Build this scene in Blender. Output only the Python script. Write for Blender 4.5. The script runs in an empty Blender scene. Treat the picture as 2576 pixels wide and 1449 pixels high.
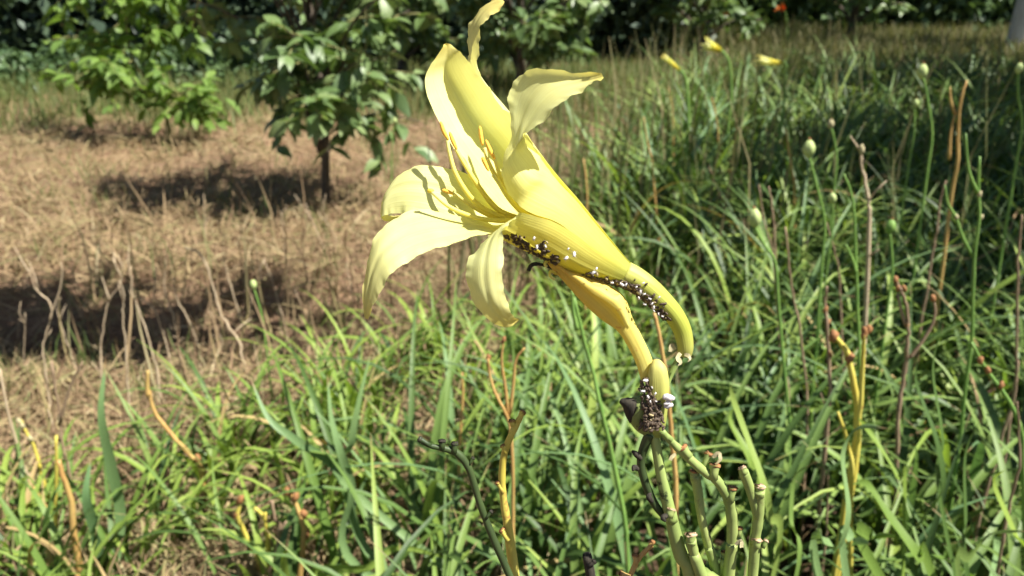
import bpy, math, random
import numpy as np
from mathutils import Vector, Matrix

random.seed(7)
RS = np.random.RandomState(11)
rad = math.radians
scene = bpy.context.scene
COL = scene.collection

# ------------------------------------------------------------------ camera
CAM_H, PITCH, HFOV = 0.90, rad(21.0), rad(65.0)
cam_data = bpy.data.cameras.new('camera')
cam_data.sensor_width = 36.0
cam_data.lens = 18.0 / math.tan(HFOV / 2)
cam_data.clip_start = 0.02
cam_data.clip_end = 2000.0
cam_data.dof.use_dof = True
cam_data.dof.focus_distance = 0.285
cam_data.dof.aperture_fstop = 17.5
cam = bpy.data.objects.new('camera', cam_data)
cam.location = (0, 0, CAM_H)
cam.rotation_euler = (math.pi / 2 - PITCH, 0, 0)
COL.objects.link(cam)
scene.camera = cam

# ------------------------------------------------------------------ sky and sun
SUN_EL, SUN_AZ = rad(56.0), rad(22.0)          # azimuth: from +X turned towards the camera
sv = Vector((math.cos(SUN_EL) * math.cos(SUN_AZ), -math.cos(SUN_EL) * math.sin(SUN_AZ), math.sin(SUN_EL)))
world = bpy.data.worlds.new('World')
scene.world = world
world.use_nodes = True
wn = world.node_tree
sky = wn.nodes.new('ShaderNodeTexSky')
sky.sky_type = 'NISHITA'
sky.sun_disc = False
sky.sun_elevation = SUN_EL
sky.sun_rotation = math.atan2(sv.x, sv.y)
bg = wn.nodes['Background']
bg.inputs['Strength'].default_value = 0.05
wn.links.new(sky.outputs[0], bg.inputs['Color'])
sl = bpy.data.lights.new('sun', 'SUN')
sl.energy = 5.0
sl.angle = rad(0.53)
sl.color = (1.0, 0.965, 0.88)
so = bpy.data.objects.new('sun', sl)
so.rotation_euler = (-sv).to_track_quat('-Z', 'Y').to_euler()
so.location = sv * 30
COL.objects.link(so)

scene.view_settings.view_transform = 'Standard'
scene.view_settings.look = 'None'
scene.view_settings.gamma = 1.0
scene.view_settings.use_curve_mapping = False
scene.view_settings.exposure = 1.15
scene.render.engine = 'CYCLES'
scene.cycles.use_denoising = True
scene.cycles.max_bounces = 8
scene.cycles.diffuse_bounces = 3
scene.cycles.glossy_bounces = 2
scene.cycles.transmission_bounces = 5
scene.cycles.caustics_reflective = False
scene.cycles.caustics_refractive = False

# ------------------------------------------------------------------ helpers
FPX = 1288.0 / math.tan(HFOV / 2)
FW = Vector((0, math.cos(PITCH), -math.sin(PITCH)))
UP = Vector((0, math.sin(PITCH), math.cos(PITCH)))
CP = Vector((0, 0, CAM_H))

def ray(px, py):
    return FW + Vector((1, 0, 0)) * ((px - 1288.0) / FPX) + UP * ((724.5 - py) / FPX)

def at(px, py, d):
    return CP + ray(px, py) * d

def ground_at(px, py, z=0.0):
    r = ray(px, py)
    return CP + r * ((z - CAM_H) / r.z)

def on_y(px, py, Y):
    r = ray(px, py)
    return CP + r * (Y / r.y)

def catmull(P, sub):
    P = np.asarray(P, float)
    n = len(P)
    out = []
    for i in range(n - 1):
        p0 = P[i - 1] if i > 0 else 2 * P[0] - P[1]
        p1, p2 = P[i], P[i + 1]
        p3 = P[i + 2] if i + 2 < n else 2 * P[-1] - P[-2]
        for k in range(sub):
            t = k / sub
            out.append(0.5 * ((2 * p1) + (-p0 + p2) * t + (2 * p0 - 5 * p1 + 4 * p2 - p3) * t * t + (-p0 + 3 * p1 - 3 * p2 + p3) * t ** 3))
    out.append(P[-1])
    return np.array(out)

class MB:
    """collects verts, faces, uv and a material index"""
    def __init__(s):
        s.v, s.f, s.uv, s.mi = [], [], [], []
    def add(s, V, F, UV=None, mi=0):
        o = len(s.v)
        s.v += [tuple(p) for p in V]
        s.uv += [tuple(p) for p in UV] if UV is not None else [(0.0, 0.0)] * len(V)
        s.f += [tuple(i + o for i in f) for f in F]
        s.mi += [mi] * len(F)
    def tube(s, pts, rads, n=8, mi=0, cap0=True, cap1=True, squash=None):
        pts = [Vector(p) for p in pts]
        m = len(pts)
        tan = []
        for i in range(m):
            a, b = pts[max(0, i - 1)], pts[min(m - 1, i + 1)]
            d = (b - a)
            tan.append(d.normalized() if d.length > 1e-9 else Vector((0, 0, 1)))
        ref = Vector((1, 0, 0)) if abs(tan[0].x) < 0.8 else Vector((0, 1, 0))
        u = (ref - tan[0] * ref.dot(tan[0])).normalized()
        V, UV, F = [], [], []
        acc = 0
        for i in range(m):
            u = (u - tan[i] * u.dot(tan[i])).normalized()
            w = tan[i].cross(u)
            if i: acc += (pts[i] - pts[i - 1]).length
            for k in range(n):
                a = 2 * math.pi * k / n
                V.append(pts[i] + (u * math.cos(a) + w * math.sin(a)) * rads[i])
                UV.append((k / n, i / (m - 1)))
        for i in range(m - 1):
            for k in range(n):
                F.append((i * n + k, i * n + (k + 1) % n, (i + 1) * n + (k + 1) % n, (i + 1) * n + k))
        if cap0: F.append(tuple(range(n - 1, -1, -1)))
        if cap1: F.append(tuple((m - 1) * n + k for k in range(n)))
        s.add(V, F, UV, mi)
    def blob(s, c, ax, mi=0, nu=8, nv=6, jit=0.0):
        """ellipsoid with axis vectors ax = (a, b, c); a is the long axis"""
        c = Vector(c); A, B, C = [Vector(x) for x in ax]
        V, F = [c - A], []
        for j in range(1, nv):
            t = math.pi * j / nv
            for k in range(nu):
                p = 2 * math.pi * k / nu
                q = 1 + random.uniform(-jit, jit)
                V.append(c - A * math.cos(t) * q + (B * math.cos(p) + C * math.sin(p)) * math.sin(t) * q)
        V.append(c + A)
        for k in range(nu):
            F.append((0, 1 + (k + 1) % nu, 1 + k))
            F.append((len(V) - 1, len(V) - 1 - nu + k, len(V) - 1 - nu + (k + 1) % nu))
        for j in range(nv - 2):
            for k in range(nu):
                a = 1 + j * nu
                F.append((a + k, a + (k + 1) % nu, a + nu + (k + 1) % nu, a + nu + k))
        s.add(V, F, None, mi)
    def mesh(s, name, mats, off=(0, 0, 0), smooth=True):
        me = bpy.data.meshes.new(name)
        o = Vector(off)
        me.from_pydata([Vector(p) - o for p in s.v], [], s.f)
        uvl = me.uv_layers.new(name='UVMap')
        li = np.zeros(len(me.loops), np.int32)
        me.loops.foreach_get('vertex_index', li)
        uvl.data.foreach_set('uv', np.array(s.uv, np.float32)[li].ravel())
        for m in (mats if isinstance(mats, (list, tuple)) else [mats]):
            me.materials.append(m)
        me.polygons.foreach_set('material_index', np.array(s.mi, np.int32))
        me.polygons.foreach_set('use_smooth', np.full(len(s.f), smooth))
        me.update()
        return me

def link(name, me, parent=None, loc=(0, 0, 0)):
    o = bpy.data.objects.new(name, me)
    COL.objects.link(o)
    o.location = loc
    if parent is not None: o.parent = parent
    return o

def root_of(o):
    while o.parent is not None: o = o.parent
    return o

def part(name, mb, mats, parent, smooth=True):
    """a part with world-space verts, stored relative to the thing's base"""
    off = root_of(parent).location
    return link(name, mb.mesh(name, mats, off, smooth), parent)

def tag(o, label=None, cat=None, group=None, kind=None):
    if label: o['label'] = label
    if cat: o['category'] = cat
    if group: o['group'] = group
    if kind: o['kind'] = kind
    return o

def thing(name, loc, label, cat, group=None):
    o = link(name, None, None, loc)
    o.empty_display_size = 0.05
    return tag(o, label, cat, group)

# ------------------------------------------------------------------ materials
def new_mat(name):
    m = bpy.data.materials.new(name)
    m.use_nodes = True
    nt = m.node_tree
    nt.nodes.clear()
    return m, nt

def N(nt, t, **kw):
    n = nt.nodes.new(t)
    for k, v in kw.items():
        if hasattr(n, k): setattr(n, k, v)
        else: n.inputs[k].default_value = v
    return n

def mixcol(nt, fac, a, b, mode='MIX'):
    n = nt.nodes.new('ShaderNodeMix')
    n.data_type = 'RGBA'
    n.blend_type = mode
    for sock, v in ((n.inputs[0], fac), (n.inputs[6], a), (n.inputs[7], b)):
        if hasattr(v, 'links') or isinstance(v, bpy.types.NodeSocket): nt.links.new(v, sock)
        elif isinstance(v, (int, float)): sock.default_value = v
        else: sock.default_value = (*v, 1.0) if len(v) == 3 else v
    return n.outputs[2]

def ramp(nt, fac, stops, interp='LINEAR'):
    n = nt.nodes.new('ShaderNodeValToRGB')
    n.color_ramp.interpolation = interp
    el = n.color_ramp.elements
    while len(el) < len(stops): el.new(0.5)
    for e, (p, c) in zip(el, stops):
        e.position = p
        e.color = (*c, 1.0) if len(c) == 3 else c
    nt.links.new(fac, n.inputs[0])
    return n.outputs[0]

def noise(nt, scale, detail=3.0, vec=None, rough=0.5):
    n = nt.nodes.new('ShaderNodeTexNoise')
    n.inputs['Scale'].default_value = scale
    n.inputs['Detail'].default_value = detail
    n.inputs['Roughness'].default_value = rough
    if vec is not None: nt.links.new(vec, n.inputs['Vector'])
    return n.outputs[0]

def finish(nt, col, rough=0.5, trans=0.0, tcol=None, spec=0.4, bump=None, bump_s=0.2, bump_d=0.002):
    p = nt.nodes.new('ShaderNodeBsdfPrincipled')
    if isinstance(col, bpy.types.NodeSocket): nt.links.new(col, p.inputs['Base Color'])
    else: p.inputs['Base Color'].default_value = (*col, 1)
    p.inputs['Roughness'].default_value = rough
    p.inputs['Specular IOR Level'].default_value = spec
    out = nt.nodes.new('ShaderNodeOutputMaterial')
    if bump is not None:
        b = nt.nodes.new('ShaderNodeBump')
        b.inputs['Strength'].default_value = bump_s
        b.inputs['Distance'].default_value = bump_d
        nt.links.new(bump, b.inputs['Height'])
        nt.links.new(b.outputs[0], p.inputs['Normal'])
    if trans > 0:
        t = nt.nodes.new('ShaderNodeBsdfTranslucent')
        tc = tcol if tcol is not None else col
        if isinstance(tc, bpy.types.NodeSocket): nt.links.new(tc, t.inputs['Color'])
        else: t.inputs['Color'].default_value = (*tc, 1)
        mx = nt.nodes.new('ShaderNodeMixShader')
        mx.inputs[0].default_value = trans
        nt.links.new(p.outputs[0], mx.inputs[1])
        nt.links.new(t.outputs[0], mx.inputs[2])
        nt.links.new(mx.outputs[0], out.inputs[0])
    else:
        nt.links.new(p.outputs[0], out.inputs[0])

def rnd_tint(nt):
    """random number for each object plus the 'tint' attribute that joined meshes carry for each leaf"""
    oi = nt.nodes.new('ShaderNodeObjectInfo')
    at_ = nt.nodes.new('ShaderNodeAttribute')
    at_.attribute_name = 'tint'
    a = nt.nodes.new('ShaderNodeMath'); a.operation = 'ADD'
    nt.links.new(oi.outputs['Random'], a.inputs[0])
    nt.links.new(at_.outputs['Fac'], a.inputs[1])
    f = nt.nodes.new('ShaderNodeMath'); f.operation = 'FRACT'
    nt.links.new(a.outputs[0], f.inputs[0])
    return f.outputs[0]

def leaf_material(name, stops, trans=0.4, rough=0.42, spec=0.45, streak=60.0, tmul=(1.15, 1.25, 0.6), dry_tip=False):
    m, nt = new_mat(name)
    t = rnd_tint(nt)
    col = ramp(nt, t, stops)
    uv = nt.nodes.new('ShaderNodeUVMap')
    mp = nt.nodes.new('ShaderNodeMapping')
    mp.inputs['Scale'].default_value = (streak, 2.0, 1.0)
    nt.links.new(uv.outputs[0], mp.inputs[0])
    ns = noise(nt, 1.0, 2.0, mp.outputs[0])
    col = mixcol(nt, 0.5, col, ramp(nt, ns, [(0.3, (0.55, 0.55, 0.5)), (0.7, (1.2, 1.2, 1.1))]), 'MULTIPLY')
    if dry_tip:
        sp = nt.nodes.new('ShaderNodeSeparateXYZ')
        nt.links.new(uv.outputs[0], sp.inputs[0])
        k = ramp(nt, sp.outputs[1], [(0.0, (0, 0, 0)), (0.93, (0, 0, 0)), (0.975, (1, 1, 1))])
        col = mixcol(nt, k, col, (0.30, 0.20, 0.10))
    tc = mixcol(nt, 1.0, col, tmul, 'MULTIPLY')
    finish(nt, col, rough, trans, tc, spec, bump=ns, bump_s=0.25, bump_d=0.0008)
    return m

M = {}
M['strap'] = leaf_material('strap_leaf_green', [(0.0, (0.042, 0.082, 0.022)), (0.30, (0.100, 0.172, 0.042)), (0.55, (0.190, 0.280, 0.070)), (0.75, (0.058, 0.110, 0.032)), (0.90, (0.295, 0.380, 0.090)), (1.0, (0.100, 0.176, 0.048))], trans=0.16, rough=0.45, spec=0.33, dry_tip=True)
M['strap_lime'] = leaf_material('strap_leaf_lime', [(0.0, (0.130, 0.225, 0.048)), (0.5, (0.310, 0.415, 0.085)), (1.0, (0.205, 0.310, 0.062))], trans=0.36, spec=0.3)
M['strap_blue'] = leaf_material('strap_leaf_bluish', [(0.0, (0.115, 0.210, 0.090)), (1.0, (0.195, 0.300, 0.120))], trans=0.22, rough=0.45, spec=0.35, dry_tip=True)
M['strap_dry'] = leaf_material('strap_leaf_withered', [(0.0, (0.40, 0.27, 0.13)), (0.5, (0.46, 0.36, 0.15)), (1.0, (0.30, 0.18, 0.10))], trans=0.25, rough=0.7)
M['tree_leaf'] = leaf_material('tree_leaf_green', [(0.0, (0.110, 0.180, 0.065)), (0.5, (0.165, 0.250, 0.090)), (0.8, (0.240, 0.320, 0.130)), (1.0, (0.09, 0.155, 0.060))], trans=0.3, rough=0.45, spec=0.5, streak=6.0)
M['tree_leaf_young'] = leaf_material('tree_leaf_young', [(0.0, (0.170, 0.280, 0.060)), (0.6, (0.220, 0.330, 0.080)), (1.0, (0.120, 0.210, 0.055))], trans=0.40, rough=0.48, spec=0.35, streak=6.0)
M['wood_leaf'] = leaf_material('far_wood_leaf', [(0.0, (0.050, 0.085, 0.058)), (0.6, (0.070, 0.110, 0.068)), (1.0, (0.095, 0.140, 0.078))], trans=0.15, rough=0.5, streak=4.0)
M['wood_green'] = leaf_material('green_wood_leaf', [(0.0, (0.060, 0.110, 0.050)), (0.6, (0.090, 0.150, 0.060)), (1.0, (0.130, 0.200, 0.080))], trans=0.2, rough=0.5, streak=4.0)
M['hay'] = leaf_material('dry_grass', [(0.0, (0.42, 0.31, 0.18)), (0.3, (0.31, 0.215, 0.13)), (0.6, (0.21, 0.135, 0.085)), (0.8, (0.40, 0.31, 0.165)), (0.92, (0.20, 0.21, 0.085)), (1.0, (0.52, 0.42, 0.27))], trans=0.15, rough=0.75, spec=0.2, tmul=(1.1, 1.0, 0.8))
M['grass'] = leaf_material('meadow_grass', [(0.0, (0.10, 0.16, 0.045)), (0.5, (0.15, 0.20, 0.06)), (0.8, (0.27, 0.24, 0.10)), (1.0, (0.08, 0.13, 0.04))], trans=0.3, rough=0.6)
M['tall_dry'] = leaf_material('tall_dry_grass', [(0.0, (0.22, 0.19, 0.10)), (0.4, (0.13, 0.16, 0.055)), (0.75, (0.30, 0.24, 0.14)), (1.0, (0.10, 0.14, 0.045))], trans=0.25, rough=0.7, spec=0.2)

def stem_material(name, a, b, blotch=None, scale=40.0, rough=0.55, thr=(0.6, 0.68), stretch=4.0):
    m, nt = new_mat(name)
    tc = nt.nodes.new('ShaderNodeTexCoord')
    mp = nt.nodes.new('ShaderNodeMapping')
    mp.inputs['Scale'].default_value = (stretch, stretch, 1.0)
    nt.links.new(tc.outputs['Object'], mp.inputs[0])
    ns = noise(nt, scale, 4.0, mp.outputs[0])
    col = ramp(nt, ns, [(0.3, a), (0.7, b)])
    if blotch:
        n2 = noise(nt, scale * 3.0, 6.0, tc.outputs['Object'], 0.7)
        col = mixcol(nt, ramp(nt, n2, [(thr[0], (0, 0, 0)), (thr[1], (1, 1, 1))]), col, blotch)
    finish(nt, col, rough, 0.0, bump=ns, bump_s=0.4, bump_d=0.0006)
    return m

M['scape'] = stem_material('scape_green', (0.20, 0.275, 0.075), (0.34, 0.40, 0.125), (0.12, 0.10, 0.045), thr=(0.58, 0.72))
M['scape_sooty'] = stem_material('scape_sooty_green', (0.23, 0.32, 0.085), (0.34, 0.42, 0.13), (0.03, 0.045, 0.02), thr=(0.55, 0.63))
M['scape_shaded'] = stem_material('scape_shaded_green', (0.030, 0.050, 0.016), (0.055, 0.085, 0.024), (0.03, 0.03, 0.02))  # shade on the bent stalk is worked into this darkened green
M['scape_thin'] = stem_material('scape_thin_green', (0.12, 0.24, 0.05), (0.20, 0.33, 0.07), None)
M['scape_yellow'] = stem_material('scape_yellow', (0.50, 0.40, 0.06), (0.62, 0.55, 0.12), (0.34, 0.17, 0.05), scale=25.0)
M['scape_orange'] = stem_material('scape_orange', (0.44, 0.24, 0.08), (0.52, 0.36, 0.12), (0.30, 0.15, 0.08), scale=25.0)
M['scape_brown'] = stem_material('scape_brown_dry', (0.20, 0.13, 0.08), (0.34, 0.24, 0.15), (0.07, 0.04, 0.03), scale=60.0, rough=0.8)
M['scape_grey'] = stem_material('scape_grey_dry', (0.40, 0.30, 0.19), (0.56, 0.44, 0.30), (0.17, 0.11, 0.08), scale=60.0, rough=0.85)
M['cut'] = stem_material('dry_cut_end', (0.38, 0.23, 0.13), (0.55, 0.40, 0.27), (0.20, 0.10, 0.06), scale=700.0, rough=0.9, stretch=1.0)
M['nub'] = stem_material('nub_brown', (0.20, 0.09, 0.035), (0.36, 0.17, 0.06), (0.04, 0.025, 0.02), scale=300.0, rough=0.75)
M['shrivel'] = stem_material('shrivelled_black', (0.016, 0.014, 0.010), (0.045, 0.036, 0.024), (0.12, 0.095, 0.06), scale=400.0, rough=0.85, thr=(0.62, 0.7))
M['bract'] = stem_material('papery_bract', (0.28, 0.25, 0.12), (0.46, 0.40, 0.24), (0.22, 0.11, 0.06), scale=300.0, rough=0.8)
M['bark'] = stem_material('bark', (0.055, 0.042, 0.032), (0.12, 0.095, 0.07), (0.18, 0.15, 0.12), scale=30.0, rough=0.9)
M['twig'] = stem_material('young_twig', (0.17, 0.17, 0.06), (0.28, 0.26, 0.10), (0.12, 0.08, 0.05), scale=30.0, rough=0.7)
M['whitewash'] = stem_material('whitewashed_bark', (0.62, 0.54, 0.46), (0.78, 0.72, 0.64), (0.30, 0.25, 0.20), scale=8.0, rough=0.9)
M['aphid_dark'] = stem_material('aphid_dark', (0.035, 0.024, 0.016), (0.13, 0.088, 0.055), None, scale=900.0, rough=0.6)
M['aphid_tan'] = stem_material('aphid_tan', (0.30, 0.23, 0.11), (0.46, 0.38, 0.20), None, scale=900.0, rough=0.6)
M['aphid_white'] = stem_material('aphid_white_bloom', (0.50, 0.45, 0.44), (0.78, 0.74, 0.72), None, scale=900.0, rough=0.8)
M['pod'] = stem_material('seed_capsule_green', (0.33, 0.42, 0.14), (0.46, 0.54, 0.22), (0.24, 0.30, 0.10), scale=60.0)
M['pod_dark'] = stem_material('young_pod', (0.17, 0.22, 0.06), (0.26, 0.31, 0.09), (0.06, 0.07, 0.03), scale=120.0)
M['orange_fl'] = stem_material('orange_petal', (0.75, 0.17, 0.03), (0.85, 0.26, 0.06), None)

def petal_material(name, stops, trans=0.40, throat=True, spot=None):
    """colour along the tepal from its tube (v = 0) to its tip (v = 1), with fine veins along it"""
    m, nt = new_mat(name)
    uv = nt.nodes.new('ShaderNodeUVMap')
    sp = nt.nodes.new('ShaderNodeSeparateXYZ')
    nt.links.new(uv.outputs[0], sp.inputs[0])
    col = ramp(nt, sp.outputs[1], stops)
    mp = nt.nodes.new('ShaderNodeMapping')
    mp.inputs['Scale'].default_value = (34.0, 1.1, 1.0)
    nt.links.new(uv.outputs[0], mp.inputs[0])
    ns = noise(nt, 1.0, 3.0, mp.outputs[0])
    mp2 = nt.nodes.new('ShaderNodeMapping')
    mp2.inputs['Scale'].default_value = (7.0, 1.0, 1.0)
    nt.links.new(uv.outputs[0], mp2.inputs[0])
    n2 = noise(nt, 1.0, 2.0, mp2.outputs[0])
    ve = ramp(nt, ns, [(0.35, (0.80, 0.76, 0.58)), (0.62, (1.03, 1.03, 1.05))])
    col = mixcol(nt, 0.26, col, ve, 'MULTIPLY')
    tco = nt.nodes.new('ShaderNodeTexCoord')
    nb = noise(nt, 95.0, 4.0, tco.outputs['Object'], 0.6)
    col = mixcol(nt, 0.45, col, ramp(nt, nb, [(0.34, (0.93, 0.90, 0.78)), (0.6, (1.02, 1.02, 1.05))]), 'MULTIPLY')
    if spot:
        tc = nt.nodes.new('ShaderNodeTexCoord')
        n3 = noise(nt, 260.0, 5.0, tc.outputs['Object'], 0.65)
        col = mixcol(nt, ramp(nt, n3, [(0.62, (0, 0, 0)), (0.72, (1, 1, 1))]), col, spot)
    ad = nt.nodes.new('ShaderNodeMath'); ad.operation = 'ADD'
    nt.links.new(ns, ad.inputs[0]); nt.links.new(n2, ad.inputs[1])
    tcol = mixcol(nt, 1.0, col, (1.0, 0.98, 0.62), 'MULTIPLY')
    finish(nt, col, 0.5, trans, tcol, 0.28, bump=ad.outputs[0], bump_s=0.2, bump_d=0.001)
    return m

PALE = (0.86, 0.83, 0.42)
M['petal'] = petal_material('petal_lemon', [(0.0, (0.40, 0.44, 0.08)), (0.14, (0.70, 0.66, 0.13)), (0.34, (0.90, 0.83, 0.20)), (0.52, (0.91, 0.90, 0.33)), (0.72, (0.91, 0.92, 0.42)), (0.93, (0.89, 0.85, 0.36)), (1.0, (0.80, 0.68, 0.18))])
M['sepal'] = petal_material('sepal_lemon', [(0.0, (0.38, 0.43, 0.08)), (0.14, (0.68, 0.65, 0.14)), (0.34, (0.89, 0.82, 0.21)), (0.52, (0.91, 0.90, 0.34)), (0.75, (0.91, 0.92, 0.42)), (0.92, (0.81, 0.74, 0.28)), (1.0, (0.74, 0.60, 0.18))])
M['spent'] = petal_material('spent_petal', [(0.0, (0.80, 0.74, 0.22)), (0.3, (0.85, 0.75, 0.19)), (0.6, (0.85, 0.70, 0.16)), (1.0, (0.78, 0.52, 0.10))], trans=0.32, spot=(0.62, 0.33, 0.07))
M['bud'] = petal_material('bud_green_yellow', [(0.0, (0.30, 0.38, 0.08)), (0.5, (0.50, 0.50, 0.13)), (0.9, (0.60, 0.54, 0.17)), (1.0, (0.50, 0.32, 0.12))], trans=0.1)
M['pedicel'] = petal_material('ovary_yellow_green', [(0.0, (0.46, 0.46, 0.14)), (0.3, (0.40, 0.44, 0.07)), (0.7, (0.46, 0.49, 0.09)), (1.0, (0.58, 0.58, 0.14))], trans=0.12)
M['filament'] = petal_material('filament_yellow', [(0.0, (0.86, 0.72, 0.10)), (0.5, (0.88, 0.78, 0.14)), (1.0, (0.86, 0.82, 0.32))], trans=0.3)
M['anther'] = stem_material('anther_orange', (0.82, 0.42, 0.03), (0.90, 0.56, 0.09), None, scale=900.0, rough=0.8)

def ground_material():
    m, nt = new_mat('ground_soil_and_straw')
    tc = nt.nodes.new('ShaderNodeTexCoord')
    n1 = noise(nt, 9.0, 6.0, tc.outputs['Object'], 0.65)
    n2 = noise(nt, 70.0, 5.0, tc.outputs['Object'], 0.7)
    n3 = noise(nt, 1.3, 3.0, tc.outputs['Object'])
    straw = ramp(nt, n2, [(0.25, (0.13, 0.085, 0.055)), (0.5, (0.30, 0.195, 0.125)), (0.75, (0.44, 0.32, 0.20))])
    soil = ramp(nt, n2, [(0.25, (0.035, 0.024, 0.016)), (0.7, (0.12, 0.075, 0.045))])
    col = mixcol(nt, ramp(nt, n1, [(0.42, (0, 0, 0)), (0.6, (1, 1, 1))]), straw, mixcol(nt, 0.5, straw, (0.28, 0.155, 0.09)))
    # the bed's own soil, right of the edge of the bed (a line on the ground)
    sp = nt.nodes.new('ShaderNodeSeparateXYZ')
    nt.links.new(tc.outputs['Object'], sp.inputs[0])
    a = N(nt, 'ShaderNodeMath', operation='MULTIPLY_ADD')
    nt.links.new(sp.outputs[1], a.inputs[0]); a.inputs[1].default_value = -0.32; a.inputs[2].default_value = 0.75
    b = N(nt, 'ShaderNodeMath', operation='ADD')
    nt.links.new(a.outputs[0], b.inputs[0]); nt.links.new(sp.outputs[0], b.inputs[1])
    c = N(nt, 'ShaderNodeMath', operation='MULTIPLY_ADD')
    nt.links.new(n1, c.inputs[0]); c.inputs[1].default_value = 0.5
    nt.links.new(b.outputs[0], c.inputs[2])
    k = ramp(nt, c.outputs[0], [(0.2, (0, 0, 0)), (0.45, (1, 1, 1))])
    col = mixcol(nt, k, col, soil)
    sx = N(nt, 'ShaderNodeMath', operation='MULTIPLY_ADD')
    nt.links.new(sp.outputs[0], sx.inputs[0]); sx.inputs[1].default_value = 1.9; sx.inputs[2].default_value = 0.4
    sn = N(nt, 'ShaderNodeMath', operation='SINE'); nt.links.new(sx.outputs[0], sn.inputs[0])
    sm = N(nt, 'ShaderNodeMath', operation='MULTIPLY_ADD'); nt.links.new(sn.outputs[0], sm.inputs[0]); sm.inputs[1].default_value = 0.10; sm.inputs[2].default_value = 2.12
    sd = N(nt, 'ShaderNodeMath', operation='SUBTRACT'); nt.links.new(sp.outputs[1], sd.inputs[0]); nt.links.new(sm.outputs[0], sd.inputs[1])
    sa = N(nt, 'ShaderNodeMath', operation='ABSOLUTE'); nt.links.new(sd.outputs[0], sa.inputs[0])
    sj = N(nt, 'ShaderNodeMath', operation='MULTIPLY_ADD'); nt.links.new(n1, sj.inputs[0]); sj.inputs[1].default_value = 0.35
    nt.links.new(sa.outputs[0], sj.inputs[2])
    col = mixcol(nt, ramp(nt, sj.outputs[0], [(0.22, (1, 1, 1)), (0.42, (0, 0, 0))]), col, soil)  # dark band painted along the dip, deepening the tree shade there
    far = ramp(nt, n3, [(0.35, (0.10, 0.13, 0.04)), (0.65, (0.28, 0.21, 0.10))])
    kf = ramp(nt, N(nt, 'ShaderNodeMath', operation='MULTIPLY').outputs[0], [(0.0, (0, 0, 0)), (1.0, (1, 1, 1))])
    mul = [n for n in nt.nodes if n.type == 'MATH' and n.operation == 'MULTIPLY'][0]
    nt.links.new(sp.outputs[1], mul.inputs[0]); mul.inputs[1].default_value = 1 / 9.0
    kr = ramp(nt, mul.outputs[0], [(0.75, (0, 0, 0)), (1.0, (1, 1, 1))])
    col = mixcol(nt, kr, col, far)
    finish(nt, col, 0.95, 0.0, spec=0.15, bump=n2, bump_s=0.8, bump_d=0.02)
    return m
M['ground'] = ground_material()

# ------------------------------------------------------------------ ground
def gz(x, y):
    x = np.asarray(x, float); y = np.asarray(y, float)
    z = 0.018 * np.sin(2.1 * x + 0.7) * np.sin(1.7 * y + 1.1) + 0.012 * np.sin(5.3 * x + 2.0 * y) + 0.008 * np.sin(11 * x - 7 * y + 1)
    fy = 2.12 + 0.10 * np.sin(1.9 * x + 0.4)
    z = z - 0.10 * np.exp(-((y - fy) / 0.27) ** 2) / (1 + np.exp((x + 0.35) * 14))  # dip added to deepen the shade band across the dry grass
    return z - 0.015

xs = np.unique(np.concatenate([np.linspace(-400, -10, 14), np.linspace(-10, -3, 40), np.linspace(-3, 1.5, 110), np.linspace(1.5, 12, 60), np.linspace(12, 400, 14)]))
ys = np.unique(np.concatenate([np.linspace(-300, -2, 8), np.linspace(-2, 1.2, 20), np.linspace(1.2, 4, 90), np.linspace(4, 14, 70), np.linspace(14, 40, 14), np.linspace(40, 900, 14)]))
XX, YY = np.meshgrid(xs, ys)
ZZ = gz(XX, YY) * (np.abs(XX) < 14) * (YY < 20)
mb = MB()
nx, ny = len(xs), len(ys)
gv = np.stack([XX.ravel(), YY.ravel(), ZZ.ravel()], 1)
gf = [(j * nx + i, j * nx + i + 1, (j + 1) * nx + i + 1, (j + 1) * nx + i) for j in range(ny - 1) for i in range(nx - 1)]
mb.add(gv, gf)
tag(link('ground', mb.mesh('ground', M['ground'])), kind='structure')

# ------------------------------------------------------------------ scattering leaves into one mesh
def basis(D, Nn):
    D = D / np.linalg.norm(D, axis=1, keepdims=True)
    Y = np.cross(Nn, D)
    l = np.linalg.norm(Y, axis=1, keepdims=True); l[l < 1e-6] = 1
    Y = Y / l
    Z = np.cross(D, Y)
    return np.stack([D, Y, Z], 2)            # columns

def scatter_mesh(name, tmpl, pos, B, scale, mat, tint=None, wscale=None):
    """tmpl = (V, F quads/tris as equal-length arrays, UV); one instance for each pos"""
    V, F, UV = tmpl
    n, k = len(pos), len(V)
    S = np.asarray(scale, float).reshape(n, 1)
    loc = np.repeat(V[None], n, 0) * S[:, :, None]
    if wscale is not None: loc[:, :, 1] *= np.asarray(wscale).reshape(n, 1)
    W = np.einsum('nij,nkj->nki', B, loc) + np.asarray(pos)[:, None, :]
    me = bpy.data.meshes.new(name)
    fl = F.shape[1]
    faces = (F[None] + (np.arange(n) * k)[:, None, None]).reshape(-1, fl)
    me.vertices.add(n * k)
    me.vertices.foreach_set('co', W.reshape(-1).astype(np.float32))
    me.loops.add(faces.size)
    me.loops.foreach_set('vertex_index', faces.ravel().astype(np.int32))
    me.polygons.add(len(faces))
    me.polygons.foreach_set('loop_start', (np.arange(len(faces)) * fl).astype(np.int32))
    me.polygons.foreach_set('loop_total', np.full(len(faces), fl, np.int32))
    me.polygons.foreach_set('use_smooth', np.ones(len(faces), bool))
    uvl = me.uv_layers.new(name='UVMap')
    uvl.data.foreach_set('uv', np.tile(UV, (n, 1))[faces.ravel()].astype(np.float32).ravel())
    t = RS.rand(n) if tint is None else np.asarray(tint)
    a = me.attributes.new('tint', 'FLOAT', 'POINT')
    a.data.foreach_set('value', np.repeat(t, k).astype(np.float32))
    me.materials.append(mat)
    me.update(calc_edges=True)
    me.validate()
    return me

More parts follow.
